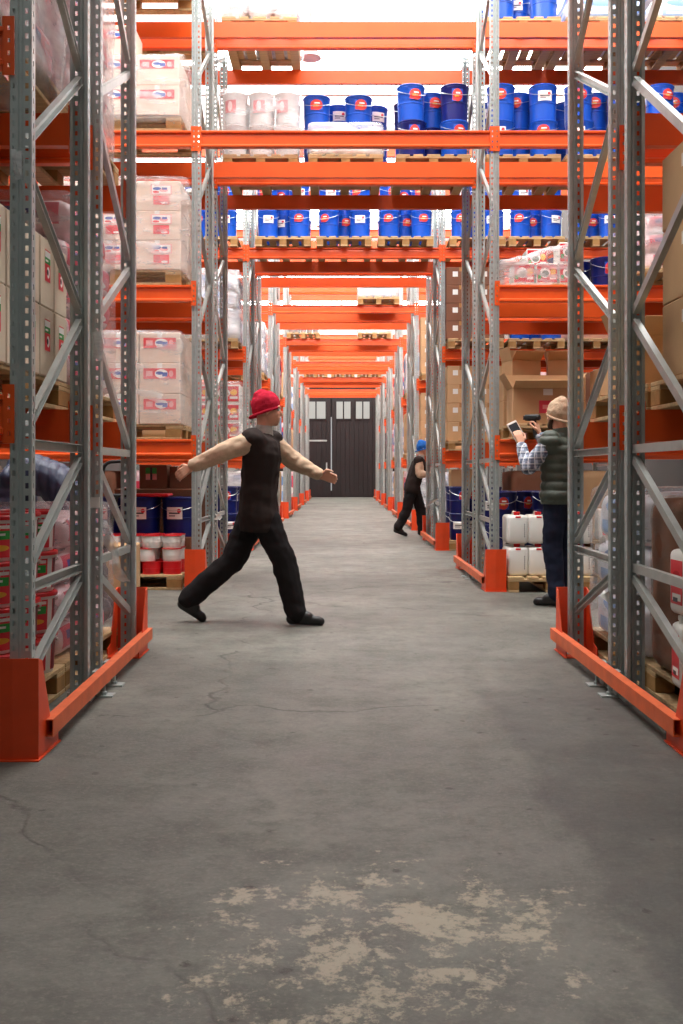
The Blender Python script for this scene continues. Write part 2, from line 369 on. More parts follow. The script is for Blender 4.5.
def blockmesh(name, m, sx, sy, sz, amp=.02, freq=4.0, div=8, rnd=.06, seed=0, bulge=0.0):
    """rounded, crumpled box standing on z=0 (sacks, film shells); UV on the front"""
    bm = bmesh.new(); bmesh.ops.create_cube(bm, size=1.0)
    bmesh.ops.subdivide_edges(bm, edges=bm.edges, cuts=div, use_grid_fill=True)
    off = Vector((seed*3.7, seed*1.3, seed*7.1))
    for v in bm.verts:
        p = Vector((v.co.x*sx, v.co.y*sy, (v.co.z+.5)*sz))
        c = Vector((0, 0, sz/2)); h = Vector((sx/2, sy/2, sz/2))
        q = p-c
        k = Vector([max(-(h[i]-rnd), min(h[i]-rnd, q[i])) for i in range(3)])
        d = q-k
        if d.length > 1e-6: q = k+d.normalized()*min(d.length, rnd)
        if bulge:
            e = 1+bulge*(1-min(1, (abs(q.z)/(sz/2))**2)); q.x *= e; q.y *= e
        nn = noise.noise_vector(p*freq+off)
        fall = min(1, (p.z/.06)) if p.z < .06 else 1
        q = q+Vector((nn.x, nn.y, nn.z*.6*(0 if p.z < .02 else 1)))*amp*fall
        v.co = q+c
    me = bpy.data.meshes.new(name); bm.to_mesh(me); bm.free()
    me.materials.append(m)
    for p in me.polygons: p.use_smooth = True
    ul = me.uv_layers.new(name='UVMap')
    for poly in me.polygons:
        n_ = poly.normal
        for li in poly.loop_indices:
            co = me.vertices[me.loops[li].vertex_index].co
            u = (co.y/sy+.5) if abs(n_.x) > abs(n_.y) else (co.x/sx+.5)
            ul.data[li].uv = (u, co.z/sz)
    return me

# ------------------------------------------------------------------ object helpers
def put(name, me, parent=None, loc=(0, 0, 0), rot=(0, 0, 0)):
    o = bpy.data.objects.new(name, me); COL.objects.link(o)
    o.location = loc; o.rotation_euler = rot
    if parent is not None: o.parent = parent
    return o
def tag(o, label, cat, group=None):
    o['label'] = label; o['category'] = cat
    if group: o['group'] = group
    return o
def thing(name, label, cat, loc=(0, 0, 0), rz=0.0, group=None):
    o = bpy.data.objects.new(name, None); COL.objects.link(o); o.empty_display_size = .1
    o.location = loc; o.rotation_euler = (0, 0, rz)
    return tag(o, label, cat, group)
def inst(tpl, name, label, cat, loc, rz=0.0, group=None):
    """tpl: list of (part name, mesh, loc, rot, sub-list)"""
    t = thing(name, label, cat, loc, rz, group)
    for part in tpl:
        p = put(part[0], part[1], t, part[2], part[3])
        if len(part) > 4:
            for sub in part[4]: put(sub[0], sub[1], p, sub[2], sub[3])
    return t
def solo(name, me, label, cat, loc, rz=0.0, group=None):
    return tag(put(name, me, None, loc, (0, 0, rz)), label, cat, group)
def struct(name, me, parent=None, loc=(0, 0, 0)):
    o = put(name, me, parent, loc)
    if parent is None: o['kind'] = 'structure'
    return o
O3 = (0, 0, 0)
ORD = ['', 'first', 'second', 'third', 'fourth', 'fifth', 'sixth', 'seventh', 'last']

# ------------------------------------------------------------------ the hall
XW, Y0H, Y1H, ZC = 5.2, -5.0, 44.6, 8.6
m = MB(); m.box(-XW, XW, Y0H, Y1H+.3, -.12, 0); struct('floor', m.mesh('floor', FLOORM))
for nm, xa, xb in (('wall_left', -XW-.2, -XW), ('wall_right', XW, XW+.2)):
    m = MB(); m.box(xa, xb, Y0H, Y1H+.3, 0, ZC); struct(nm, m.mesh(nm, WALLM))  # side walls added close to the racks to cut light from the sides
m = MB(); m.box(-XW, XW, Y0H-.2, Y0H, 0, ZC); struct('wall_front', m.mesh('wall_front', WALLM))
m = MB()
DX0, DX1, DZ = -3.35, 2.45, 5.0
m.box(-XW, DX0, Y1H, Y1H+.25, 0, ZC); m.box(DX1, XW, Y1H, Y1H+.25, 0, ZC); m.box(DX0, DX1, Y1H, Y1H+.25, DZ, ZC)
struct('wall_back', m.mesh('wall_back', BACKW))
# roof: purlins carry the ceiling object, translucent sheets are its pieces
m = MB()
strips = [(-5.0, -2.0, 'h'), (-2.0, 1.0, 'h'), (1.0, 3.98, 'h')]
rws = [3.98]+[9.476+4.94*k for k in range(7)]
for k, y in enumerate(rws):
    strips.append((y, y+2.25, 'r'))
    strips.append((y+2.25, rws[k+1] if k < 7 else Y1H, 's'))
for (ya, yb_, k) in strips: m.box(-XW, XW, ya-.05, ya+.05, ZC-.14, ZC)
for x in (-XW+.05, XW-.05): m.box(x-.05, x+.05, Y0H, Y1H, ZC-.1, ZC)
m.box(-XW, XW, Y0H, Y1H+.25, ZC+.04, ZC+.16)
ceil = struct('ceiling', m.mesh('ceiling', ROOFM))
for (ya, yb_, k) in strips:
    q = MB(); q.box(-2.54, 2.54, -(yb_-ya)/2+.06, (yb_-ya)/2-.06, 0, .03); me = q.mesh('roof_sheet', dict(s=SKYP, r=SKYR, h=SKYH)[k])
    for x in (-2.56, 2.56): put('roof_sheet', me, ceil, (x, (ya+yb_)/2, ZC-.02))
# door at the far end: three wide boarded leaves with small panes
door = bpy.data.objects.new('door_1', None); COL.objects.link(door); door.location = (0, Y1H, 0); door['kind'] = 'structure'
def leaf(x0, x1, panes):
    m = MB(); m.box(x0, x1, .02, .08, .03, DZ); lf = put('door_leaf', m.mesh('door_leaf', DOORM), door)
    n = max(2, int(round((x1-x0)/.2))); wdt = (x1-x0)/n
    b = MB(); b.bbox(.006, wdt-.006, -.012, .03, .03, DZ-.02, .005); bm_ = b.mesh('door_board', DOORM)
    zs0, zs1 = 3.52, 4.28
    for i in range(n):
        xa = x0+i*wdt
        put('door_board', bm_, lf, (xa, 0, 0))
    for (a, c) in panes:
        f = MB()
        f.box(a-.06, c+.06, -.04, .0, zs0-.06, zs1+.06)
        put('window_frame', f.mesh('window_frame', DOORM), lf)
        mid = (a+c)/2
        for (p, q_) in ((a, mid-.03), (mid+.03, c)):
            g = MB(); g.box(p, q_, -.052, -.042, zs0, zs1); put('pane', g.mesh('pane', PANE), lf)
    return lf
PXD = lambda px: (px-341.5)*Y1H/FPX
LG = PXD(331.3)
l1 = leaf(DX0, LG-.025, [(PXD(306.5), PXD(325.5)), (-3.1, -2.3)])
m = MB(); m.box(PXD(307), PXD(327), -.03, -.01, 2.5+.0, 2.57); put('door_rail', m.mesh('door_rail', STEEL), l1)
m = MB(); m.box(PXD(326), PXD(327.3), -.06, -.01, 1.2, 1.55); put('door_handle', m.mesh('door_handle', STEEL), l1)
leaf(LG+.025, PXD(372.5), [(PXD(336.5), PXD(350.5)), (PXD(356), PXD(369.5))])
leaf(PXD(372.5)+.004, DX1, [(1.62, 2.2)])
m = MB(); m.box(LG-.03, LG+.03, .085, .1, .3, 3.6); put('light_gap', m.mesh('light_gap', GAPL), door)
m = MB(); m.box(DX0, DX1, .12, .2, 0, DZ); put('door_light_block', m.mesh('door_light_block', DOORM), door)  # unseen sheet added to stop outside light showing between the leaves
m = MB(); m.box(DX0-.1, DX1+.1, -.06, .0, DZ-.02, DZ+.16); put('door_lintel', m.mesh('door_lintel', DOORM), door)
# high-bay lamps under the roof
q = MB(); q.lathe([(.03, .0), (.08, -.02), (.09, -.2), (.17, -.34), (.18, -.36), (.165, -.35), (.085, -.21), (.02, -.2)], 24, cap=False)
lampsh = q.mesh('reflector', WHITEP, 35)
q = MB(); q.lathe([(.05, -.20), (.07, -.25), (.05, -.3), (.01, -.31)], 14); lampb = q.mesh('bulb', WHITEP, 60)
q = MB(); q.tube([(0, 0, 0), (0, 0, .45)], .012); lampr = q.mesh('hanger_rod', STEEL)
for (x, y, wh) in ((-.5, 15.9, 'above tunnel past second rack row'), (-3.9, 15.9, 'on left beyond second rack row'), (3.9, 15.9, 'on right beyond second rack row'), (-.5, 26.8, 'farther down above the tunnel')):
    inst([('reflector', lampsh, O3, O3), ('bulb', lampb, O3, O3), ('hanger_rod', lampr, O3, O3)], 'high_bay_lamp', 'white high bay lamp hanging from the roof '+wh, 'lamp', (x, y, ZC-.5), 0, 'high bay lamps under the roof')

# ------------------------------------------------------------------ rack kit
UW, UD, UH, FD, RD = .088, .052, 6.05, 1.0, 2.25     # upright width/depth/height, frame depth, double-row depth
def upright_mesh(side_holes=True):
    # profile points (x,y) and a flag: 1 web hole, 2 side hole
    h = UW/2
    P = [(-h+.016, UD), (-h, UD), (-h, .034), (-h, .024), (-h, .004), (-h+.004, 0), (-.032, 0), (-.019, 0), (-.011, 0), (-.006, .007),
         (.006, .007), (.011, 0), (.019, 0), (.032, 0), (h-.004, 0), (h, .004), (h, .024), (h, .034), (h, UD), (h-.016, UD)]
    flag = [0, 0, 2, 0, 0, 0, 1, 0, 0, 0, 0, 0, 1, 0, 0, 0, 2, 0, 0]
    zs = [0.0]
    z = 0.0
    rows = []
    while z < UH-.05:
        rows += [(z, z+.014, 0), (z+.014, z+.036, 1), (z+.036, z+.05, 0)]; z += .05
    # merge adjacent solid rows
    mr = []
    for r in rows:
        if mr and mr[-1][2] == 0 and r[2] == 0: mr[-1] = (mr[-1][0], r[1], 0)
        else: mr.append(r)
    mr[-1] = (mr[-1][0], UH, 0)
    zl = [mr[0][0]]+[r[1] for r in mr]
    n = len(P); vs = [(x, y, z) for z in zl for (x, y) in P]; fs = []
    for k, r in enumerate(mr):
        for i in range(n-1):
            if r[2] and (flag[i] == 1 or (flag[i] == 2 and side_holes)): continue
            fs.append((k*n+i, k*n+i+1, (k+1)*n+i+1, (k+1)*n+i))
    q = MB(); q.add(vs, fs)
    return q.mesh('upright', STEEL, fix=False)
UPM = upright_mesh()
def channel(p, q_, wd=.042, dp=.03):
    """U-channel brace in the y-z plane from p to q (y,z), open towards +x"""
    p = Vector((0, *p)); q_ = Vector((0, *q_)); t = (q_-p).normalized(); u = Vector((0, -t.z, t.y)); X = Vector((1, 0, 0))
    th = .004
    prof = [(-dp/2, -wd/2), (dp/2, -wd/2), (dp/2, -wd/2+th), (-dp/2+th, -wd/2+th), (-dp/2+th, wd/2-th), (dp/2, wd/2-th), (dp/2, wd/2), (-dp/2, wd/2)]
    vs = [p+X*a+u*b for a, b in prof]+[q_+X*a+u*b for a, b in prof]; n = 8
    fs = [(i, (i+1) % n, n+(i+1) % n, n+i) for i in range(n)]+[(0, 1, 2, 3), (0, 3, 4, 7), (7, 4, 5, 6), (n, n+3, n+2, n+1), (n, n+7, n+4, n+3), (n+7, n+6, n+5, n+4)]
    m = MB(); m.add(vs, fs); return m
yo, yi = .045, FD-.045
BR = []
for (a, b) in ((.27, .60), (.71, 1.19), (1.29, 1.87)): BR.append(('diagonal_brace', (yo, a), (yi, b)))
for z in (.655, 1.245): BR.append(('horizontal_brace', (yo, z), (yi, z)))
for k, (i0, o0) in enumerate(((1.93, 2.38), (3.13, 3.60), (4.35, 4.84), (5.56, 5.98))):
    BR.append(('diagonal_brace', (yi, i0), (yo, o0)))
for (o0, i0) in ((2.46, 3.07), (3.68, 4.29), (4.90, 5.50)): BR.append(('diagonal_brace', (yo, o0), (yi, i0)))
q = MB(); q.box(-.07, .07, -.03, .1, 0, .008); q.lathe([(.012, .008), (.012, .03), (.006, .032)], 6, -.055, .02); q.lathe([(.012, .008), (.012, .03), (.006, .032)], 6, .055, .02)
BASEM = q.mesh('base_plate', STEEL)
FRAME = [('upright', UPM, (0, 0, 0), 0, BASEM), ('upright', UPM, (0, FD, 0), PI, BASEM)]
for (nm, p, q_) in BR: FRAME.append((nm, channel(p, q_).mesh(nm, BRACE), O3, 0, None))
# beam
BH = .16
def beam_tpl(L):
    prof = [(.004, -.024), (.008, -.03), (.004, -.05), (.002, -BH+.034), (-.018, -BH+.022), (-.018, -BH+.006), (-.010, -BH), (.045, -BH), (.045, 0), (-.008, 0), (-.014, -.004), (-.014, -.02)]
    m = MB(); m.prism([(y, z) for y, z in prof], 0, L)
    bm_ = m.mesh('beam_section', ORANGE)
    # connector plate with real holes, in front of the web of the upright; x from -.043 to .0, wraps to the beam end
    hz = [-.012, .038, .088, .138]
    c = MB(); zs = [-.20]; rows = []
    z0 = -.195; z1 = .04
    cuts = sorted([z0, z1]+[z0+.03+i*.05 for i in range(4)]+[z0+.048+i*.05 for i in range(4)])
    xs = [-.044, -.028, -.016, .003]
    for k in range(len(cuts)-1):
        hole = any(abs(cuts[k]-(z0+.03+i*.05)) < 1e-6 for i in range(4))
        for i in range(3):
            if hole and i == 1: continue
            c.box(xs[i], xs[i+1], -.010, -.005, cuts[k], cuts[k+1])
    c.box(-.001, .004, -.010, .05, z0, z1)
    cm = c.mesh('end_connector', ORANGE, fix=True)
    c2 = MB(); c2.v = [(-x, y, z) for x, y, z in c.v]; c2.f = list(c.f); cm2 = c2.mesh('end_connector', ORANGE)
    return [('beam_section', bm_, O3, O3), ('end_connector', cm, O3, O3), ('end_connector', cm2, (L, 0, 0), O3)]
# protector
q = MB()
th = .006
for (xa, xb, ya, yb) in ((-.0975, 0, 0, -.012), (0, .0975, -.012, 0)):
    vs = [(xa, ya, .004), (xb, yb, .004), (xb, yb, .4), (xa, ya, .4), (xa, ya+th, .004), (xb, yb+th, .004), (xb, yb+th, .4), (xa, ya+th, .4)]
    q.add(vs, [(0,1,2,3),(5,4,7,6),(0,4,5,1),(3,2,6,7),(0,3,7,4),(1,5,6,2)])
PF = q.mesh('front_plate', PROT)
side = [(0, .004), (.275, .004), (.275, .055), (.19, .075), (.155, .15), (.05, .385), (.0, .4)]
q = MB(); q.prism(side, .0915, .0975); PS1 = q.mesh('side_panel', PROT)
q = MB(); q.prism(side, -.0975, -.0915); PS2 = q.mesh('side_panel', PROT)
q = MB(); q.box(-.105, .105, -.02, .285, 0, .006); PB = q.mesh('base_plate', PROT)
q = MB(); q.lathe([(.014, .006), (.014, .016), (.008, .018), (.008, .03)], 8); PBo = q.mesh('anchor_bolt', STEEL)
PROTT = [('front_plate', PF, O3, O3), ('side_panel', PS1, O3, O3), ('side_panel', PS2, O3, O3), ('base_plate', PB, O3, O3, [('anchor_bolt', PBo, (.05, .05, 0), O3), ('anchor_bolt', PBo, (-.05, .05, 0), O3)])]
# guard rail (hollow box section)
def rail_mesh(L):
    q = MB(); a, h = .023, .035; t = .004
    ring = lambda y: [(-a, y, -h), (a, y, -h), (a, y, h), (-a, y, h), (-a+t, y, -h+t), (a-t, y, -h+t), (a-t, y, h-t), (-a+t, y, h-t)]
    fs = []
    for i in range(4):
        j = (i+1) % 4
        fs += [(i, j, 8+j, 8+i), (4+j, 4+i, 12+i, 12+j), (i, 4+i, 4+j, j), (8+j, 12+j, 12+i, 8+i)]
    q.add(ring(0)+ring(L), fs); return q.mesh('rail', RAIL, fix=False)
RL = 2.36
RAILM = rail_mesh(RL)
q = MB(); q.box(-.012, .012, -.04, .04, -.1, .03); q.tube([(-.03, 0, -.02), (.03, 0, -.02)], .01); RBR = q.mesh('bracket', STEEL)
q = MB(); q.box(-.05, .05, -.04, .04, 0, .008); q.lathe([(.016, .008), (.016, .022), (.009, .024), (.009, .05)], 8); RFT = q.mesh('floor_anchor', STEEL)

ROWY = [None, 3.98]+[9.476+4.94*(k-2) for k in range(2, 9)]
LEV = [1.44, 2.91, 4.38, 5.85]
LVN = ['lowest', 'second', 'third', 'top']
BAY = 2.70
beams = {}
def get_beam(L):
    k = round(L, 3)
    if k not in beams: beams[k] = beam_tpl(L)
    return beams[k]
def rowname(r): return 'nearest rack row' if r == 1 else ('farthest rack row' if r == 8 else ORD[r]+' rack row')
for r in range(1, 9):
    Y = ROWY[r]
    xl = -1.262 if r == 1 else -1.34           # inner edges of the two tunnel frames
    xr = 1.415
    c1, c2 = xl-UW/2, xr+UW/2
    c0, c3 = c1-BAY-UW, c2+BAY+UW
    lines = [(c0, 'far left end'), (c1, 'left of tunnel'), (c2, 'right of tunnel'), (c3, 'far right end')]
    racks = [thing('pallet_rack', 'grey upright pallet rack with orange crossbars spanning the tunnel, %s half of %s' % (('front', 'rear')[h], rowname(r)), 'pallet rack', (0, Y if h == 0 else Y+RD, 0), PI*h, 'pallet racks') for h in (0, 1)]
    for ci, (cx, nm) in enumerate(lines):
        for half in (0, 1):
            rot = 0.0; dx = 0
            if r == 1 and ci == 1: rot = math.radians(1.0); dx = .022 if half == 0 else -.022
            lx = (cx+dx) if half == 0 else -(cx+dx)          # rear rack empties are turned by 180 degrees
            cr, sr = math.cos(rot), math.sin(rot)
            for (pn, me, pl, pz, bs) in FRAME:
                u = put(pn, me, racks[half], (lx+pl[0]*cr-pl[1]*sr, pl[0]*sr+pl[1]*cr, 0), (0, 0, pz+rot))
                if bs: put('base_plate', bs, u)
    # protectors and rails at the tunnel
    for (cx, sd, s) in ((c1, 'left', 1), (c2, 'right', -1)):
        ex = .022 if (r == 1 and s == 1) else 0
        inst(PROTT, 'post_protector', 'orange steel post protector %s of tunnel, front corner of %s' % (sd, rowname(r)), 'post protector', (cx+ex, Y-.085, 0), 0, 'orange post protectors')
        inst(PROTT, 'post_protector', 'orange steel post protector %s of tunnel, rear corner of %s' % (sd, rowname(r)), 'post protector', (cx-ex, Y+RD+.085, 0), PI, 'orange post protectors')
        rx = cx+s*(UW/2+.058)
        rr = math.radians(1.2) if (r == 1 and s == 1) else 0
        t = thing('guard_rail', 'low orange box-section guard rail along %s side of tunnel, %s' % (sd, rowname(r)), 'guard rail', (rx+ex, Y+.02, .1), rr, 'low guard rails')
        put('rail', RAILM, t)
        for yy in (1.02, 1.27):
            put('bracket', RBR, t, (-s*.034, yy, 0)); put('floor_anchor', RFT, t, (s*.005, yy, -.1))
    # beams
    for (xa, xb, bn, levs) in ((c0, c1, 'left bay', (0, 1, 2, 3)), (c1, c2, 'tunnel', (2, 3)), (c2, c3, 'right bay', (0, 1, 2, 3))):
        if r >= 6 and bn != 'tunnel': xa, xb = (c0, c1) if bn == 'left bay' else (c2, c3)
        L = (xb-xa)-UW
        for lv in levs:
            tb = get_beam(L)
            for half in (0, 1):
                for (yy, flip) in ((0, 0), (FD, 1)):
                    # outer and inner crossbar of this rack, in the rack's own frame
                    a0, b0 = (xa+UW/2, xb-UW/2) if half == 0 else (-(xb-UW/2), -(xa+UW/2))
                    c = put('crossbar', tb[0][1], racks[half], (b0 if flip else a0, yy, LEV[lv]), (0, 0, PI*flip))
                    for e in tb[1:]: put('end_connector', e[1], c, e[2], e[3])

# ------------------------------------------------------------------ pallets
def pallet_tpl():
    W, D = .8, 1.2   # x, y
    tb = MB().bbox(-.0725, .0725, -D/2, D/2, 0, .022, .003).mesh('top_board', WOOD)
    tn = MB().bbox(-.05, .05, -D/2, D/2, 0, .022, .003).mesh('top_board', WOOD)
    cb = MB().bbox(-W/2, W/2, -.0725, .0725, 0, .022, .003).mesh('cross_board', WOOD)
    bb = MB().bbox(-.05, .05, -D/2, D/2, 0, .022, .003).mesh('bottom_board', WOOD)
    bl = MB().bbox(-.05, .05, -.0725, .0725, 0, .078, .004).mesh('block', WOODB)
    T = []
    for x, me in ((-.3275, tb), (-.165, tn), (0, tb), (.165, tn), (.3275, tb)): T.append(('top_board', me, (x, 0, .122), O3))
    for y in (-.5275, 0, .5275): T.append(('cross_board', cb, (0, y, .1), O3))
    for x in (-.35, 0, .35):
        T.append(('bottom_board', bb, (x, 0, 0), O3))
        for y in (-.5275, 0, .5275): T.append(('block', bl, (x, y, .022), O3))
    return T
PAL = pallet_tpl()
PH = .144
def pallet(x, y, z, lab, wide=False):
    return inst(PAL, 'wooden_pallet', 'wooden pallet '+lab, 'pallet', (x, y, z+.0005), (PI/2 if wide else 0)+random.uniform(-.012, .012), 'wooden pallets')

# ------------------------------------------------------------------ pails, buckets, cans
def pail_tpl(R, H, m, lab, labm, z0, z1, half, wire=True, lidm=None):
    q = MB(); q.lathe([(R*.9, 0), (R*.93, .006), (R*.955, H*.45), (R*.985, H*.46), (R*.985, H*.48), (R*.96, H*.49), (R*.985, H*.9), (R*1.0, H*.91), (R*1.0, H*.955)], 24)
    body = q.mesh('body', m, 30)
    q = MB(); q.lathe([(R*1.02, H*.94), (R*1.04, H*.955), (R*1.04, H*.985), (R*1.0, H), (R*.93, H), (R*.91, H*.975), (R*.3, H*.972)], 24); lid = q.mesh('lid', lidm or m, 30)
    T = [('body', body, O3, O3), ('lid', lid, O3, O3)]
    if wire:
        q = MB(); pts = []
        for i in range(13):
            a = PI*i/12; pts.append((R*1.06*math.cos(a), -R*1.1*math.sin(a)*.98-.004, H*.86-math.sin(a)*H*.2))
        q.tube(pts, .0035, 6); T.append(('handle', q.mesh('handle', WIRE), O3, O3))
    if labm: T.append(('label', curved_label('label', labm, R*1.0+.002, half, z0*H, z1*H), O3, O3))
    return T
PR, PHH = .15, .385
PAIL_R = pail_tpl(PR, PHH, BLUE, 'r', PAILL, .55, .86, .5)
PAIL_W = pail_tpl(PR, PHH, BLUE, 'w', PAILW, .52, .8, .5)
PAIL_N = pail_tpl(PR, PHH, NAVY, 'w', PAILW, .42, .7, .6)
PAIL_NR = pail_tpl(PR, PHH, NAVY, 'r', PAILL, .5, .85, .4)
def pail_stack(x, y, z, where, kinds=(PAIL_R, PAIL_W), tiers=2, tname=('lower', 'upper'), deep=True, cname='blue metal pail', pal=True, pwhere=None):
    if pal: pallet(x, y, z, pwhere or ('under blue pails, '+where))
    spots = [(-.225, -.42, 'front left'), (.235, -.42, 'front right'), (.005, -.165, 'centre')]
    if deep: spots += [(-.235, .1, 'back left'), (.235, .1, 'back right')]
    for t in range(tiers):
        for i, (dx, dy, pn) in enumerate(spots):
            k = kinds[(i+t) % len(kinds)]
            inst(k, 'metal_pail', '%s, %s tier %s, %s' % (cname, tname[t] if tiers > 1 else 'single', pn, where), 'pail',
                 (x+dx+random.uniform(-.008, .008), y+dy, z+PH+.001+t*(PHH+.001)), random.uniform(-.45, .45), 'blue metal pails')
# small white bucket with red lid
SB = pail_tpl(.095, .125, WHITEP, 'x', None, 0, 0, 0, wire=False, lidm=REDP)
SBR = pail_tpl(.095, .125, REDP, 'x', None, 0, 0, 0, wire=False, lidm=REDP)
# big white bucket with red printed wrap and red lid
q = MB(); R, H = .128, .198
q.lathe([(R*.88, 0), (R*.9, .004), (R*.97, H*.86), (R*1.05, H*.865), (R*1.05, H*.91)], 24); bkb = q.mesh('body', WHITEP, 30)
q = MB(); q.lathe([(R*1.07, H*.9), (R*1.08, H*.97), (R*1.05, H), (R*.95, H), (R*.93, H*.975), (R*.3, H*.972)], 24); bkl = q.mesh('lid', REDP, 30)
def taper_label(name, m, r0, r1, half, z0, z1, face, n=16):
    return uvquad(name, [[(r*math.cos(face-half+2*half*i/n), r*math.sin(face-half+2*half*i/n), z) for i in range(n+1)] for r, z in ((r0, z0), (r1, z1))], m)
bkw = taper_label('wrap_label', BUCKL, R*.91+.002, R*.965+.002, PI*.9, H*.08, H*.82, -PI*.08)
q = MB(); pts = [(R*1.06*math.cos(PI*i/12), R*1.12*math.sin(PI*i/12), H*.86-math.sin(PI*i/12)*H*.22) for i in range(13)]; q.tube(pts, .004, 6); bkh = q.mesh('handle', WHITEP)
BUCKET = [('body', bkb, O3, O3), ('lid', bkl, O3, O3), ('wrap_label', bkw, O3, O3), ('handle', bkh, O3, O3)]
# jerrycan
def can_tpl(wx, wy, h, capm, labm, lw, lh, lz, text=False):
    bm = bmesh.new(); bmesh.ops.create_cube(bm, size=1)
    for v in bm.verts: v.co = Vector((v.co.x*wx, v.co.y*wy, (v.co.z+.5)*h*.9))
    bmesh.ops.bevel(bm, geom=bm.edges[:], offset=.03, segments=3, affect='EDGES', profile=.5)
    body = bpy.data.meshes.new('body'); bm.to_mesh(body); bm.free(); body.materials.append(WHITEP)
    for p in body.polygons: p.use_smooth = True
    body.set_sharp_from_angle(angle=math.radians(50))
    q = MB(); q.lathe([(.028, h*.88), (.028, h*.94), (.032, h*.945), (.032, h*1.0), (.028, h*1.005)], 14, 0, -wy*.28); cap = q.mesh('cap', capm, 40)
    q = MB(); q.tube([(0, -wy*.05, h*.87), (0, -wy*.02, h*.965), (0, wy*.28, h*.97), (0, wy*.34, h*.87)], .015, 8); hd = q.mesh('handle', WHITEP, 60)
    T = [('body', body, O3, O3), ('cap', cap, O3, O3), ('handle', hd, O3, O3)]
    if labm: T.append(('label', flat_label('label', labm, lw, lh), (0, -wy/2-.0015, lz), O3))
    if text: T.append(('side_print', flat_label('side_print', CAPTX, .014, h*.5), (wx*.3, -wy/2-.0015, h*.42), O3))
    return T
CAN_A = can_tpl(.2, .3, .3, REDP, None, 0, 0, 0, True)
q = MB(); q.bbox(-.025, .025, -.152, -.148, .245, .262, .002); CAN_A.append(('red_sticker', q.mesh('red_sticker', REDP), O3, O3))
CAN_B = can_tpl(.19, .2, .33, WHITEP, CANL, .13, .2, .15)

# ------------------------------------------------------------------ cartons
def carton_tpl(wx, wy, h, m, labels=(), tape=True, tm=None):
    """labels: (mesh, dx, dz, face) face 'f' front(-y) or 'r' (+x) or 'l' (-x)"""
    T = [('body', MB().bbox(-wx/2, wx/2, -wy/2, wy/2, 0, h, .006).mesh('body', m), O3, O3)]
    if tape:
        T.append(('tape', MB().box(-.024, .024, -wy/2-.0012, wy/2+.0012, h-.06, h+.0012).mesh('tape', tm or TAPE), O3, O3))
    for (me, dx, dz, fc) in labels:
        if fc == 'f': T.append(('label', me, (dx, -wy/2-.0022, dz), O3))
        elif fc == 'r': T.append(('label', me, (wx/2+.0022, dx, dz), (0, 0, PI/2)))
        else: T.append(('label', me, (-wx/2-.0022, dx, dz), (0, 0, -PI/2)))
    return T
LAYN = ['bottom', 'second', 'third', 'fourth', 'fifth']
def lname(k, n): return 'bottom' if k == 0 else ('top' if k == n-1 else ('middle' if n == 3 else LAYN[k]))
def carton_stack(tpl, x0, y0, z, nx, ny, nz, wx, wy, h, name, where, group, skip=(), jit=.002, cat='carton'):
    """x0,y0 = front-left corner of the stack"""
    cn = {1: [''], 2: ['left', 'right'], 3: ['left', 'middle', 'right']}.get(nx, ['column %d' % (i+1) for i in range(nx)])
    for k in range(nz):
        for i in range(nx):
            for j in range(ny):
                if (i, j, k) in skip: continue
                dn = '' if ny == 1 else (' front' if j == 0 else (' rear' if ny == 2 or j == ny-1 else ' %s-from-front' % ORD[j+1]))
                lab = '%s, %s layer%s%s, %s' % (name, lname(k, nz), (' '+cn[i]) if cn[i] else '', dn, where)
                inst(tpl, 'carton', lab, cat, (x0+(i+.5)*wx+(i-(nx-1)/2)*.003+random.uniform(-jit, jit)*.5, y0+(j+.5)*wy+j*.008+random.uniform(0, jit), z+k*(h+.001)+.001), random.uniform(-.004, .004), group)
def film(x, y, z, sx, sy, sz, label, m=None, amp=.012, seed=1, rnd=.05, freq=5.0, div=16):
    me = blockmesh('stretch_film', m or FILM, sx, sy, sz, amp, freq, div, rnd, seed)
    return solo('stretch_film', me, label, 'stretch film', (x, y, z), 0, 'stretch film around loads')
def sacks(x, y, z, sx, sy, n, h, m, name, where, seed=0, group='stacked sacks'):
    for k in range(n):
        me = blockmesh('sack', m, sx, sy, h*.97, .014, 4.5, 10, min(.08, h*.4), seed+k)
        for v in me.vertices: v.co.z = min(max(v.co.z, 0.0), h*.985)
        solo('sack', me, '%s, %s layer, %s' % (name, lname(k, n), where), 'sack', (x+random.uniform(-.02, .02), y, z+.002+k*h), random.uniform(-.03, .03), group)
# open carton: box without lid plus four raised flaps
def open_carton_tpl(wx, wy, h, m, ang=.5, labels=()):
    t = .006; q = MB()
    q.box(-wx/2, wx/2, -wy/2, wy/2, 0, t)
    q.box(-wx/2, wx/2, -wy/2, -wy/2+t, t, h); q.box(-wx/2, wx/2, wy/2-t, wy/2, t, h)
    q.box(-wx/2, -wx/2+t, -wy/2+t, wy/2-t, t, h); q.box(wx/2-t, wx/2, -wy/2+t, wy/2-t, t, h)
    T = [('body', q.mesh('body', m), O3, O3)]
    fl = min(wx, wy)*.45
    f1 = MB().box(-wx/2, wx/2, -t/2, t/2, 0, fl).mesh('flap', m); f2 = MB().box(-t/2, t/2, -wy/2+t, wy/2-t, 0, fl).mesh('flap', m)
    T += [('flap', f1, (0, -wy/2, h), (ang+.7, 0, 0)), ('flap', f1, (0, wy/2, h), (-ang*.5, 0, 0)), ('flap', f2, (-wx/2, 0, h), (0, -ang, 0)), ('flap', f2, (wx/2, 0, h), (0, ang, 0))]
    for (me, dx, dz) in labels: T.append(('label', me, (dx, -wy/2-.002, dz), O3))
    return T

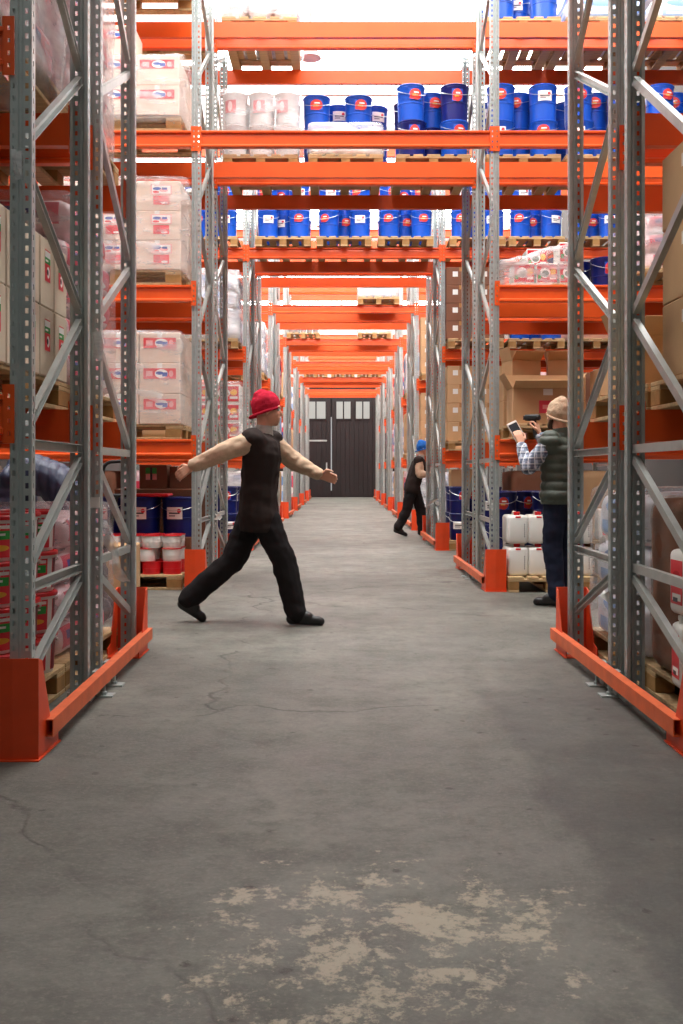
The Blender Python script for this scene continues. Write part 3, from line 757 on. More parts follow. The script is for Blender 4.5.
bandL = flat_label('label', BANDL, .31, .1); bandL2 = flat_label('label', BANDL, .33, .085)
picL = flat_label('label', PICL, .2, .09); redL = flat_label('label', REDL, .15, .085)
sackL = flat_label('label', SACKL, .085, .15); whiteL = flat_label('label', PAPER, .075, .075); wsm = flat_label('label', PAPER, .09, .06)
redC = flat_label('label', REDC, .36, .22)
C_BAND = carton_tpl(.39, .4, .29, CARDP, [(bandL, 0, .19, 'f')], True, PAPER)
C_BAND2 = carton_tpl(.42, .4, .285, CARDP, [(bandL2, 0, .2, 'f')], True, PAPER)
C_PIC = carton_tpl(.45, .4, .28, CARDP, [(picL, .04, .2, 'f'), (redL, .04, .1, 'f')], True, PAPER)
C_KR = carton_tpl(.36, .22, .33, CARDK, [(sackL, 0, .2, 'r')], False)
C_BIG = carton_tpl(.4, .46, .36, CARD, [(wsm, -.1, .27, 'l')], True)
C_BRN = carton_tpl(.4, .4, .27, CARD, [(whiteL, -.08, .17, 'f')], True)
C_BRN2 = carton_tpl(.4, .4, .25, CARD, [], True)
C_DRK = carton_tpl(.42, .4, .26, CARDD, [(whiteL, -.08, .16, 'f')], True)
C_RED = carton_tpl(.4, .4, .27, PAPER, [(redC, 0, .135, 'f')], False)

# ================================================================== loads
R1, R2, R3, R4, R5, R6, R7, R8 = ROWY[1:]
L1, L2, L3, L4 = LEV
# ---- nearest row, left bay
xe = -1.40
pallet(xe-.42, R1+.53, 0, 'on floor under red lidded buckets, nearest left bay')
for t in range(4):
    for i in range(3):
        for j in range(4):
            if t < 3 and i == 2 and j > 0: continue
            pn = ['nearest tunnel', 'middle row', 'outer row'][i]+', '+['front', 'second', 'third', 'rear'][j]
            inst(BUCKET, 'plastic_bucket', 'red lidded white bucket with red green print, tier %s from floor, %s' % (ORD[t+1], pn), 'bucket',
                 (xe-.145-i*.28+random.uniform(-.001, .001), R1+.10+j*.28, PH+.001+t*.2), random.uniform(-.1, .25), 'red lidded buckets')
pallet(xe-.42, R1+1.75, 0, 'on floor under wrapped red sacks, nearest left bay')
sacks(xe-.42, R1+1.72, PH, .74, 1.0, 4, .19, PINKS, 'red and pink printed sack', 'floor pallet, nearest left bay', 3)
film(xe-.42, R1+1.72, PH+.002, .82, 1.08, .8, 'clear film around red sacks on floor, nearest left bay', FILM, .012, 4)
pallet(xe-.42, R1+.55, L1, 'under kraft cartons, lowest shelf of nearest left bay')
carton_stack(C_KR, xe-.74, R1-.02, L1+PH, 2, 5, 2, .365, .224, .33, 'kraft carton with red green label', 'lowest shelf, nearest left bay', 'kraft cartons')
pallet(xe-.42, R1+1.75, L1, 'under pink wrapped sacks, lowest shelf of nearest left bay')
sacks(xe-.42, R1+1.73, L1+PH, .76, 1.0, 5, .2, PINKS, 'pink and red printed sack', 'lowest shelf, nearest left bay', 11)
film(xe-.42, R1+1.73, L1+PH, .84, 1.08, 1.03, 'clear film around pink sacks, lowest shelf, nearest left bay', FILM, .014, 6)
pallet(xe-.42, R1+.55, L2, 'under cloudy wrapped load, second shelf of nearest left bay')
sacks(xe-.42, R1+.53, L2+PH, .74, 1.06, 4, .25, PINKS, 'pale printed sack', 'second shelf front half, nearest left bay', 21)
film(xe-.42, R1+.53, L2+PH-.1, .83, 1.16, 1.15, 'cloudy drooping film around load on second shelf, nearest left bay', FILMW, .03, 8, .07, 4.0, 22)
pallet(xe-.42, R1+1.75, L2, 'under second wrapped load, second shelf of nearest left bay')
sacks(xe-.42, R1+1.73, L2+PH, .74, 1.0, 4, .25, PINKS, 'pale pink sack', 'second shelf rear half, nearest left bay', 31)
film(xe-.42, R1+1.73, L2+PH-.02, .82, 1.08, 1.05, 'cloudy film around rear load on second shelf, nearest left bay', FILMW, .02, 9)
# ---- nearest row, right bay
xq = 1.55
pallet(xq+.42, R1+.55, 0, 'on floor under red labelled jerrycans, nearest right bay')
for t in range(2):
    for i in range(3):
        for j in range(2):
            inst(CAN_B, 'jerrycan', 'white jerrycan with red label, %s tier, %s, nearest right bay floor' % (('lower', 'upper')[t], ['nearest tunnel', 'middle', 'outer'][i]+' '+['front', 'rear'][j]), 'jerrycan',
                 (xq+.07+i*.212, R1+.2+j*.3+.04, PH+.001+t*.335), -PI/2+random.uniform(-.08, .08), 'red labelled jerrycans')
q = blockmesh('wrapped_load', CARDD, .84, .44, .86, .012, 4, 14, .09, 5)
solo('wrapped_load', q, 'tall brown load wrapped in ribbed film behind the jerrycans, nearest right bay', 'wrapped load', (xq+.43, R1+.87, PH), 0)
film(xq+.43, R1+.87, PH, .852, .452, .87, 'brown tinted film around tall load behind jerrycans', FILMB, .012, 12, .09, 5, 18)
pallet(xq+.42, R1+1.75, 0, 'on floor under blue printed sacks, nearest right bay')
sacks(xq+.42, R1+1.72, PH, .78, 1.0, 3, .29, SACKB, 'white sack with blue print', 'floor pallet, nearest right bay', 41)
film(xq+.42, R1+1.72, PH, .85, 1.07, .9, 'clear film around blue printed sacks, nearest right bay', FILM, .014, 14)
pallet(xq+.43, R1+.5, L1, 'under large brown cartons, lowest shelf of nearest right bay')
carton_stack(C_BIG, xq+.03, R1-.02, L1+PH, 2, 2, 3, .405, .47, .36, 'large brown carton', 'lowest shelf, nearest right bay', 'large brown cartons', jit=.002)
pallet(xq+.42, R1+1.72, L1, 'under open cartons, lowest shelf of nearest right bay')
OPC = open_carton_tpl(.4, .42, .32, CARD, .4)
inst(OPC, 'open_carton', 'open brown carton with raised pale flaps, lowest shelf, nearest right bay', 'carton', (xq+.3, R1+1.85, L1+PH+.001), .05)
inst(OPC, 'open_carton', 'open brown carton set back in nearest right bay, flaps up', 'carton', (xq+.95, R1+1.5, L1+PH+.001), -.06)
# ---- second row, left bay
px = -1.53
pallet(px-.6, R2+.4, L1, 'under band printed cartons, lowest shelf of second row left bay', True)
carton_stack(C_BAND, px-1.19, R2-.01, L1+PH, 3, 2, 3, .395, .4, .29, 'pale carton with red band', 'lowest shelf, second row left bay', 'red band cartons')
film(px-.6, R2+.4, L1+PH, 1.24, .86, .9, 'clear film around band printed cartons, lowest shelf, second row', FILM, .012, 20)
pallet(px-.6, R2+.4, L2, 'under picture label cartons, second shelf of second row left bay', True)
carton_stack(C_PIC, px-1.36, R2-.01, L2+PH, 3, 2, 3, .453, .4, .28, 'pale carton with picture label', 'second shelf, second row left bay', 'picture label cartons')
film(px-.62, R2+.4, L2+PH-.06, 1.4, .86, .96, 'clear film around picture label cartons, second shelf, second row', FILM, .014, 21)
pallet(px-.6, R2+.4, L3, 'under cartons on third shelf of second row left bay', True)
carton_stack(C_BAND2, px-1.29, R2-.01, L3+PH, 3, 2, 3, .425, .4, .285, 'washed pale carton with red band', 'third shelf, second row left bay', 'third shelf cartons', skip=((2, 1, 2), (0, 0, 2), (0, 1, 2), (1, 1, 2), (2, 0, 2)))
film(px-.62, R2+.4, L3+PH-.1, 1.34, .86, .7, 'cloudy film skirt around cartons on third shelf, second row', FILM, .02, 22)
pallet(px-.6, R2+.4, L4, 'on top shelf of second row left bay', True)
film(px-.6, R2+.4, L4+PH, 1.2, .8, .8, 'cloudy wrapped load on top shelf of second row left bay', FILMW, .02, 23)
sacks(px-.6, R2+.4, L4+PH, 1.1, .7, 3, .24, SACKB, 'pale sack', 'top shelf, second row left bay', 61)
pallet(px-.6, R2+RD-.42, L4, 'on top shelf, rear half of second row left bay', True)
for lv, z in ((2, L3), (1, L2)):
    pallet(px-.6, R2+RD-.42, z, 'on %s shelf, rear half of second row left bay' % LVN[lv], True)
# ground
pallet(px-.6, R2+.45, 0, 'on floor under small red lidded tubs, second row left bay', True)
for t in range(3):
    for i in range(6):
        for j in range(2):
            inst(SBR if t == 0 else SB, 'small_tub', 'small %s tub with red lid, %s tier, %s column from post, %s' % ('red' if t == 0 else 'white', ['bottom', 'middle', 'top'][t], ORD[i+1], ['front', 'rear'][j]), 'tub',
                 (px-.11-i*.198+(.05 if t == 1 else 0)*(1 if i else 0)*-1, R2+.16+j*.2, PH+.001+t*.1255), random.uniform(0, 3), 'small red lidded tubs')
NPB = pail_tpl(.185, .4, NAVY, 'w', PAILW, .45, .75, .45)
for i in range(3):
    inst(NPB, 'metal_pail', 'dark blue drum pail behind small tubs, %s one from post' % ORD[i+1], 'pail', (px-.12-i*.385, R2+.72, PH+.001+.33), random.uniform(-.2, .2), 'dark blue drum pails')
m_ = MB().bbox(-.6, .6, -.2, .2, 0, .328, .01).mesh('carton', CARDD)
solo('carton', m_, 'brown carton base under dark blue drum pails', 'carton', (px-.58, R2+.72, PH+.001))
q = MB().bbox(-.2, .2, -.16, .16, 0, .03, .012).mesh('red_lid', REDP)
solo('red_lid', q, 'loose flat red lid lying on dark blue drum pail', 'lid', (px-.42, R2+.72, PH+.001+.735))
m_ = carton_tpl(.3, .3, .26, CARDD, [(flat_label('label', print_mat('green_white_print', cG, [(.5, .25, .5, .25, cP, 'box'), (.5, .5, .1, .5, cK, 'box')]), .12, .13), -.02, .16, 'f')], False)
inst(m_, 'carton', 'dark brown carton with green and pink label above dark blue drums', 'carton', (px-.52, R2+1.5, .95), 0)
m2_ = carton_tpl(.24, .3, .24, CARDD, [], False)
inst(m2_, 'carton', 'plain dark brown carton beside green labelled carton above dark drums', 'carton', (px-.22, R2+1.5, .95), 0)
pallet(px-.42, R2+RD-.5, 0, 'on floor at rear of second row left bay')
m_ = MB().bbox(-.5, .5, -.25, .25, 0, .803, .01).mesh('wrapped_load', CARDD)
solo('wrapped_load', m_, 'tall dark brown crate holding up dark cartons, second row left bay', 'crate', (px-.42, R2+1.5, PH+.002))
# cartons at floor further left seen through nearest row
inst(carton_tpl(.4, .4, .5, CARD, [(whiteL, .02, .38, 'f')], True), 'carton', 'brown floor carton with white sticker, seen behind torn film scrap', 'carton', (-1.98, R1+RD+2.45, 0.001), .1)
# ---- second row, tunnel bay: loads stand on the rear half only
yb = R2+RD-FD+.5
w_ = 'third level over tunnel, second row'
pail_stack(.985, yb, L3, 'right pallet over tunnel, second row', kinds=(PAIL_NR, PAIL_R), pwhere='under dark blue pails over tunnel, right, second row')
pallet(.04, yb, L3, 'middle one over tunnel, second row, under film wrapped load')
q = blockmesh('wrapped_load', WHITEP, .76, .26, .3, .02, 4, 12, .06, 31)
solo('wrapped_load', q, 'low cloudy wrapped load in front of blue pails over tunnel', 'wrapped load', (.04, yb-.44, L3+PH), 0)
film(.04, yb-.44, L3+PH, .82, .3, .36, 'cloudy film around low load over tunnel, second row', FILMW, .02, 31)
for i, (dx, dy, pn) in enumerate(((-.27, -.1, 'left'), (-.02, .2, 'set back'), (.22, -.1, 'middle'), (.42, .22, 'right set back'))):
    for t in range(2):
        inst((PAIL_R, PAIL_W)[i % 2], 'metal_pail', 'blue metal pail behind low wrapped load over tunnel, %s, %s tier' % (pn, ('lower', 'upper')[t]), 'pail', (-.02+dx*.95, yb+dy, L3+PH+.001+t*(PHH+.001)), 0.1*i, 'blue metal pails')
pallet(-.87, yb, L3, 'left one over tunnel, second row, under wrapped white pails')
WP = pail_tpl(.131, .34, GREYP, 'r', print_mat('faded_red_print', srgb(206, 110, 112), [(.5, .5, .2, .4, srgb(232, 196, 196), 'ell')]), .35, .75, .5, wire=False)
for t in range(2):
    for i, (dx, dy, pn) in enumerate(((-.28, -.42, 'front left'), (0.0, -.42, 'front middle'), (.28, -.42, 'front right'), (-.28, -.12, 'back left'), (.0, -.12, 'back middle'), (.28, -.12, 'back right'))):
        inst(WP, 'plastic_pail', 'white plastic pail with faded red print under film, %s tier, %s, over tunnel' % (('lower', 'upper')[t], pn), 'pail', (-.87+dx, yb+dy, L3+PH+.001+t*.345), random.uniform(-.5, .5), 'wrapped white pails')
film(-.87, yb-.2, L3+PH-.04, .88, .84, .76, 'clear film around white pails over tunnel, second row', FILM, .015, 33)
# top level over the tunnel
pallet(-.88, yb, L4, 'on top level over tunnel, second row, under white tubs')
for t in range(2):
    for i in range(3):
        for j in range(4):
            inst(WP, 'plastic_pail', 'white plastic pail with faded red print, top level over tunnel, %s tier, %s %s' % (('lower', 'upper')[t], ['left', 'middle', 'right'][i], ['front', 'second', 'third', 'rear'][j]), 'pail', (-.88+(i-1)*.275, yb-.42+j*.3, L4+PH+.001+t*.345), random.uniform(-.5, .5), 'top level white pails')
film(-.88, yb+.02, L4+PH, .86, 1.24, .74, 'cloudy film around white pails on top level over tunnel', FILMW, .015, 34)
# ---- second row, right bay
for i, x in enumerate((1.95, 2.8, 3.68)):
    pn = ['left', 'middle', 'right'][i]
    pail_stack(x, yb, L3, '%s pallet, third shelf, second row right bay' % pn, kinds=(PAIL_W, PAIL_R), pwhere='under blue pails, %s on third shelf, second row right bay' % pn)
    if i == 0: pail_stack(x, yb, L4, 'top shelf, second row right bay', kinds=(PAIL_W, PAIL_R), tiers=1, pwhere='under blue pails, top shelf, second row right bay')
    else:
        pallet(x, yb, L4, '%s one on top shelf, second row right bay' % pn)
        sacks(x, yb, L4+PH, .74, 1.1, 2, .25, SACKB, 'pale sack', '%s pallet, top shelf, second row right bay' % pn, 70+i*4)
# second shelf
m_ = MB().bbox(-.4, .4, -.42, .42, 0, .02, .004).mesh('board', WOOD)
solo('shelf_board', m_, 'thin wooden board under torn film load, second shelf, second row', 'board', (1.97, R2+.45, L2+.0005))
RWC = carton_tpl(.2, .28, .2, PAPER, [(flat_label('label', REDC, .19, .17), 0, .1, 'f')], False)
for i in range(3):
    inst(RWC, 'carton', 'small red and white carton under torn film, lower layer, %s' % ['left', 'middle', 'right'][i], 'carton', (1.75+i*.22, R2+.2, L2+.022), 0, 'red white small cartons')
inst(RWC, 'carton', 'small red and white carton on top at right under torn film', 'carton', (2.19, R2+.2, L2+.223), 0, 'red white small cartons')
inst(RWC, 'carton', 'small red and white carton set back on top under torn film', 'carton', (1.93, R2+.48, L2+.223), 0, 'red white small cartons')
inst(RWC, 'carton', 'small red and white carton set back below under torn film', 'carton', (1.93, R2+.48, L2+.022), 0, 'red white small cartons')
# torn sloping film
q = MB(); n = 14
vs = []
for a in range(n+1):
    for b in range(n+1):
        u, v = a/n, b/n
        top = .2+.22*u**1.3
        if v < .5: p = (1.42+.86*u, R2+.03-.03*math.sin(PI*u), L2+.01+v*2*(top+.02))
        else: p = (1.46+.84*u, R2+.03+(v-.5)*2*.62, L2+top+.04)
        nn = noise.noise_vector(Vector(p)*9)*.03
        vs.append((p[0]+nn.x, p[1]+nn.y*.6, p[2]+nn.z))
q.add(vs, [(a*(n+1)+b, a*(n+1)+b+1, (a+1)*(n+1)+b+1, (a+1)*(n+1)+b) for a in range(n) for b in range(n)])
solo('stretch_film', q.mesh('stretch_film', FILMT, 80), 'torn sloping film over small red cartons, second shelf, second row right bay', 'stretch film', O3, 0, 'stretch film around loads')
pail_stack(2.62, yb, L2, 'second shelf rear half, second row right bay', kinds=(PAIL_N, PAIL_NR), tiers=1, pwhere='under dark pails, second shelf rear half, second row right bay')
pallet(3.25, R2+.5, L2, 'under pink wrapped sacks, second shelf of second row right bay')
sacks(3.25, R2+.5, L2+PH, .74, 1.0, 3, .18, PINKS, 'pink printed sack', 'second shelf, second row right bay', 80)
film(3.25, R2+.5, L2+PH, .84, 1.08, .62, 'pinkish film around sacks, second shelf, second row right bay', FILMW, .03, 41)
# lowest shelf: cartons behind the man
pallet(2.0, R2+.45, L1, 'under display carton, lowest shelf of second row right bay')
pallet(2.85, R2+.45, L1, 'under plain cartons, lowest shelf of second row right bay')
DISP = open_carton_tpl(.62, .36, .34, CARD, .5, [(flat_label('label', SCANP, .17, .12), .02, .16), (wsm, .02, .3)])
inst(DISP, 'open_carton', 'wide open brown carton with pink patch, in front of scanning man', 'carton', (1.93, R2+.1, L1+PH+.001), 0)
carton_stack(C_BRN2, 1.6, R2+.42, L1+PH, 2, 1, 2, .42, .4, .25, 'plain brown carton', 'behind wide open carton, second row', 'plain brown cartons')
FLC = open_carton_tpl(.3, .3, .16, CARD, .25)
inst(FLC, 'open_carton', 'small open carton with upright flap on brown carton stack, left', 'carton', (1.82, R2+.62, L1+PH+.506), .2)
inst(FLC, 'open_carton', 'small open carton with flaps on brown carton stack, right', 'carton', (2.24, R2+.62, L1+PH+.506), -.15)
carton_stack(C_BRN, 2.47, R2+.02, L1+PH, 2, 1, 2, .405, .4, .27, 'brown carton with white sticker', 'lowest shelf, second row right bay', 'stickered brown cartons')
# floor
pallet(1.97, R2+.45, 0, 'on floor under white cans, left, second row right bay')
for t in range(2):
    for i in range(4):
        inst(CAN_A, 'jerrycan', 'white square can with red sticker, %s tier, %s from orange post' % (('lower', 'upper')[t], ORD[i+1]), 'jerrycan', (1.67+i*.205, R2+.1, PH+.001+t*.304), random.uniform(-.03, .03), 'white square cans')
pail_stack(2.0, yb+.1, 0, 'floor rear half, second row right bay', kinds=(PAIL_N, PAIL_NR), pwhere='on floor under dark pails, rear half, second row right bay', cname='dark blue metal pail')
pallet(2.83, R2+.45, 0, 'on floor under tall white cans, second row right bay')
for t in range(2):
    for i in range(3):
        inst(CAN_B, 'jerrycan', 'tall white can with red label, %s tier, %s, second row floor' % (('lower', 'upper')[t], ['left', 'middle', 'right'][i]), 'jerrycan', (2.55+i*.24, R2+.1, PH+.001+t*.335), 0, 'tall white cans')
# ---- third row
for i, x in enumerate((-.89, .0, .89)):
    pn = ['left', 'middle', 'right'][i]
    pail_stack(x+.04, R3+.5, L3, '%s pallet over tunnel, third row' % pn, kinds=((PAIL_W, PAIL_R), (PAIL_R, PAIL_W), (PAIL_R,))[i], pwhere='under blue pails, %s over tunnel, third row' % pn)
for i, x in enumerate((-1.9, -2.75)):
    pail_stack(x, R3+.5, L3, '%s pallet, third shelf, third row left bay' % ('near', 'far')[i], deep=False, pwhere='under blue pails, %s on third shelf, third row left bay' % ('near', 'far')[i])
for i, x in enumerate((1.97, 2.82, 3.67)):
    pn = ['left', 'middle', 'right'][i]
    pail_stack(x, R3+.5, L3, '%s pallet, third shelf, third row right bay' % pn, deep=False, pwhere='under blue pails, %s on third shelf, third row right bay' % pn)
pallet(-1.9, R3+.5, L2, 'under white wrapped sacks, second shelf of third row left bay')
sacks(-1.88, R3+.5, L2+PH, .72, 1.0, 4, .24, SACKB, 'white sack', 'second shelf, third row left bay', 90)
film(-1.88, R3+.5, L2+PH-.05, .84, 1.1, 1.08, 'cloudy crumpled film, second shelf, third row left bay', FILMW, .05, 51)
pallet(-1.9, R3+.5, L1, 'under red picture cartons, lowest shelf of third row left bay')
carton_stack(C_RED, -2.28, R3, L1+PH, 2, 1, 3, .405, .4, .27, 'red picture carton', 'lowest shelf, third row left bay', 'red picture cartons')
film(-1.87, R3+.2, L1+PH, .86, .5, .86, 'clear film around red picture cartons, third row left bay', FILM, .02, 52)
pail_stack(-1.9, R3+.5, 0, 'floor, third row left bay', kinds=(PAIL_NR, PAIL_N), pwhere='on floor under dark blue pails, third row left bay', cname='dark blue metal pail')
pallet(1.94, R3+.5, L2, 'under dark cartons, second shelf of third row right bay')
carton_stack(C_DRK, 1.52, R3, L2+PH, 2, 1, 4, .42, .4, .26, 'dark brown carton with white sticker', 'second shelf, third row right bay', 'dark brown cartons')
pail_stack(2.82, R3+.5, L2, 'second shelf, third row right bay', tiers=2, pwhere='under blue pails, second shelf, third row right bay', deep=False)
pallet(1.94, R3+.5, L1, 'under stickered cartons, lowest shelf of third row right bay')
carton_stack(C_BRN, 1.53, R3, L1+PH, 2, 1, 4, .405, .4, .27, 'brown carton with white sticker', 'lowest shelf, third row right bay', 'third row brown cartons')
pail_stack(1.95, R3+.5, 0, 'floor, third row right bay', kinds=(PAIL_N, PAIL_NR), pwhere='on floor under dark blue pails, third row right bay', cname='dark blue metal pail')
inst(C_BRN2, 'carton', 'plain brown carton on dark pails, third row right bay floor', 'carton', (1.8, R3+.25, PH+.776), 0)
for (x, sd, k) in ((-2.8, 'left', 1), (-3.65, 'left', 0), (2.85, 'right', 1), (3.68, 'right', 0)):  # extra loads added to block the bright view through the outer bays
    for lv, z in ((-1, 0), (0, L1), (1, L2)):
        if sd == 'right' and lv == 1 and x < 3: continue
        wh = '%s %s of third row %s bay' % (('outer', 'middle')[k], 'floor' if lv < 0 else LVN[lv]+' shelf', sd)
        pallet(x, R3+.5, z, 'on '+wh)
        c_ = (lv+k+(sd == 'left')) % 3
        me = blockmesh('wrapped_load', (CARDD, PINKS, CARD)[c_], .76, 1.0, 1.0, .015, 4, 8, .05, 200+lv+k*5)
        solo('wrapped_load', me, '%s wrapped load, %s' % (('dark brown', 'pink', 'brown')[c_], wh), 'wrapped load', (x, R3+.5, z+PH+.004), 0, 'far wrapped loads')
# ---- fourth to last rows
pallet(.72, R4+.5, L3, 'right one over tunnel, fourth row')
sacks(.72, R4+.5, L3+PH, .72, 1.0, 2, .2, SACKB, 'pale sack', 'over tunnel, fourth row', 100)
film(.72, R4+.5, L3+PH, .8, 1.08, .45, 'cloudy film around sacks over tunnel, fourth row', FILMW, .03, 61)
for (x, sd) in ((-1.9, 'left'), (1.95, 'right')):
    for r, Y in ((4, R4), (5, R5), (6, R6), (7, R7)):
        for lv, z in ((-1, 0), (0, L1), (1, L2)):
            shelf = 'floor' if lv < 0 else LVN[lv]+' shelf'
            wh = '%s, %s row %s bay' % (shelf, ORD[r], sd)
            pallet(x, Y+.5, z, 'on '+wh)
            if r == 4:
                if sd == 'right' and lv >= 0: carton_stack(C_BRN, x-.41, Y, z+PH, 2, 1, 4, .405, .4, .27, 'brown stickered carton', wh, 'far brown cartons')
                elif lv == 0: carton_stack(C_RED, x-.41, Y, z+PH, 2, 1, 3, .405, .4, .27, 'red picture carton', wh, 'far red cartons')
                else:
                    sacks(x, Y+.5, z+PH, .74, 1.0, 4, .24, SACKB if lv else PINKS, 'pale sack', wh, 110+lv*5)
                    film(x, Y+.5, z+PH, .82, 1.08, 1.0, 'cloudy film around load on '+wh, FILMW, .03, 62+lv)
            else:
                k = (r+lv+(sd == 'left')) % 3
                me = blockmesh('wrapped_load', (SACKB, PINKS, CARD)[k], .76, 1.0, 1.0, .015, 4, 8, .05, r*7+lv)
                solo('wrapped_load', me, '%s wrapped load on %s' % (('white', 'pink', 'brown')[k], wh), 'wrapped load', (x, Y+.5, z+PH+.004), 0, 'far wrapped loads')
pallet(-.93, R5+.5, L3, 'left one over tunnel, fifth row')
GC = pail_tpl(.07, .2, WIRE, 'x', None, 0, 0, 0, wire=False)
for i in range(5): inst(GC, 'metal_can', 'small grey metal can over tunnel in fifth row, %s from left' % ORD[i+1], 'can', (-.93+(i-2)*.148, R5+.02, L3+PH), 0, 'small grey cans')
pallet(.8, R5+.5, L3, 'right one over tunnel, fifth row')
film(.8, R5+.5, L3+PH, .82, 1.08, .3, 'low cloudy wrapped load over tunnel, fifth row', FILMW, .03, 71)
for i, x in enumerate((-.89, .04, .95)): pallet(x, R7+.5, L3, '%s one over tunnel, seventh row' % ['left', 'middle', 'right'][i])

# ------------------------------------------------------------------ torn film scraps and stickers on the nearest frames
def scrap(pts, label, wd=.06, seed=0, m=None):
    q = MB(); vs = []; n = len(pts); k = 5
    for i, (x, y, z, wv) in enumerate(pts):
        for j in range(k):
            u = j/(k-1)-.5
            nn = noise.noise_vector(Vector((i*.9, j*1.1, seed)))*.03
            vs.append((x+u*wd*wv+nn.x, y+u*wd*.4*wv+nn.y, z+nn.z*.6))
    q.add(vs, [(i*k+j, i*k+j+1, (i+1)*k+j+1, (i+1)*k+j) for i in range(n-1) for j in range(k-1)])
    return solo('film_scrap', q.mesh('film_scrap', m or FILMW, 80), label, 'film scrap', O3)
scrap([(-1.31, R1+1.5, .86, .5), (-1.30, R1+1.53, .80, .8), (-1.29, R1+1.6, .73, 1.6), (-1.285, R1+1.66, .66, .8), (-1.28, R1+1.7, .58, .9), (-1.28, R1+1.78, .52, 1.5), (-1.275, R1+1.86, .49, 1.2)], 'torn clear film scrap hanging from brace of nearest left frame', .05, 3)
scrap([(-1.29, R1-.004, 2.42, 1), (-1.285, R1-.012, 2.36, 1.3), (-1.29, R1-.008, 2.3, .8)], 'scrap of clear film on front post of nearest left frame', .04, 5)
scrap([(-1.275, R1+1.21, 1.86, .8), (-1.265, R1+1.21, 1.8, 1.3), (-1.27, R1+1.22, 1.72, .6)], 'scrap of film stuck on middle posts of nearest left frame', .05, 6)
scrap([(1.42, R1+1.26, .44, .8), (1.405, R1+1.27, .48, 1.2), (1.40, R1+1.28, .5, .5)], 'white tape scrap on middle posts of nearest right frame', .06, 7, PAPER)
scrap([(-1.336, R2+1.24, .68, 1), (-1.326, R2+1.25, .65, 1), (-1.33, R2+1.25, .62, 1)], 'white sticker on middle post of second row left frame', .06, 9, PAPER)
scrap([(1.28, R3+.5, .62, .6), (1.36, R3+.3, .7, 1), (1.43, R3+.1, .74, .6)], 'white film strip tied on third row right frame', .05, 10, PAPER)
q = MB(); q.box(-.0475, .0475, -.002, .0, -.028, .028); q.box(.0475, .0495, -.002, .06, -.028, .028)
solo('paper_sticker', q.mesh('paper_sticker', PAPER), 'white paper sticker wrapped on middle post of nearest left frame', 'sticker', (-1.262-.046-.012, R1+1.247, .97))

# ------------------------------------------------------------------ pallet truck in the first aisle
pt = thing('pallet_truck', 'red hand pallet truck with black loop handle in aisle beside bending person', 'pallet truck', (-2.04, 7.5, 0), PI/2)
q = MB(); q.bbox(-.27, -.11, -.1, 1.0, .07, .13, .01); q.bbox(.11, .27, -.1, 1.0, .07, .13, .01); q.bbox(-.27, .27, -.2, -.08, .07, .34, .02); put('forks', q.mesh('forks', TRUCKR), pt)
q = MB(); q.lathe([(.06, .12), (.06, .4), (.045, .42), (.045, .5)], 14, 0, -.22); put('pump', q.mesh('pump', BLACK, 40), pt)
for sx in (-.06, .06):
    q = MB(); q.lathe([(.09, -.025), (.1, -.02), (.1, .02), (.09, .025)], 18); put('steer_wheel', q.mesh('steer_wheel', BLACK, 30), pt, (sx, -.22, .1), (0, PI/2, 0))
for sx in (-.19, .19):
    q = MB(); q.lathe([(.035, -.05), (.04, -.045), (.04, .045), (.035, .05)], 14); put('fork_roller', q.mesh('fork_roller', WHITEP, 30), pt, (sx, .85, .04), (0, PI/2, 0))
q = MB(); q.tube([(0, -.24, .45), (0, -.34, .95)], .022, 10); hnd = put('tiller', q.mesh('tiller', BLACK, 60), pt)
pts = []
for i in range(20):
    a = 2*PI*i/20; pts.append((.0, -.36+.12*math.copysign(abs(math.cos(a))**.6, math.cos(a)), 1.08+.13*math.copysign(abs(math.sin(a))**.6, math.sin(a))))
q = MB(); q.tube(pts, .014, 8, True); put('loop_handle', q.mesh('loop_handle', BLACK, 60), hnd)

# ------------------------------------------------------------------ people
def cap_geo(p1, r1, p2, r2, n=12, h=4):
    p1, p2 = Vector(p1), Vector(p2); t = (p2-p1)
    L = t.length; t = t/L if L > 1e-6 else Vector((0, 0, 1))
    u = t.orthogonal().normalized(); v = t.cross(u); vs = []; fs = []
    rings = []
    for i in range(1, h+1):
        a = -PI/2+PI/2*i/h; rings.append((p1+t*r1*math.sin(a), r1*math.cos(a)))
    for i in range(0, h):
        a = PI/2*i/h; rings.append((p2+t*r2*math.sin(a), r2*math.cos(a)))
    vs.append(p1-t*r1)
    for c, r in rings:
        for k in range(n):
            q = 2*PI*k/n; vs.append(c+u*r*math.cos(q)+v*r*math.sin(q))
    vs.append(p2+t*r2); R = len(rings)
    for k in range(n): fs.append((0, 1+(k+1) % n, 1+k)); fs.append((len(vs)-1, 1+(R-1)*n+k, 1+(R-1)*n+(k+1) % n))
    for i in range(R-1):
        for k in range(n):
            k2 = (k+1) % n; fs.append((1+i*n+k, 1+i*n+k2, 1+(i+1)*n+k2, 1+(i+1)*n+k))
    return vs, fs
def ell_geo(c, rad, rot=None, n=14, h=10):
    vs = []; fs = []; M = rot or Matrix.Identity(3); c = Vector(c)
    for i in range(h+1):
        a = -PI/2+PI*i/h
        for k in range(n):
            q = 2*PI*k/n
            vs.append(c+M @ Vector((rad[0]*math.cos(a)*math.cos(q), rad[1]*math.cos(a)*math.sin(q), rad[2]*math.sin(a))))
    for i in range(h):
        for k in range(n):
            k2 = (k+1) % n; fs.append((i*n+k, i*n+k2, (i+1)*n+k2, (i+1)*n+k))
    return vs, fs
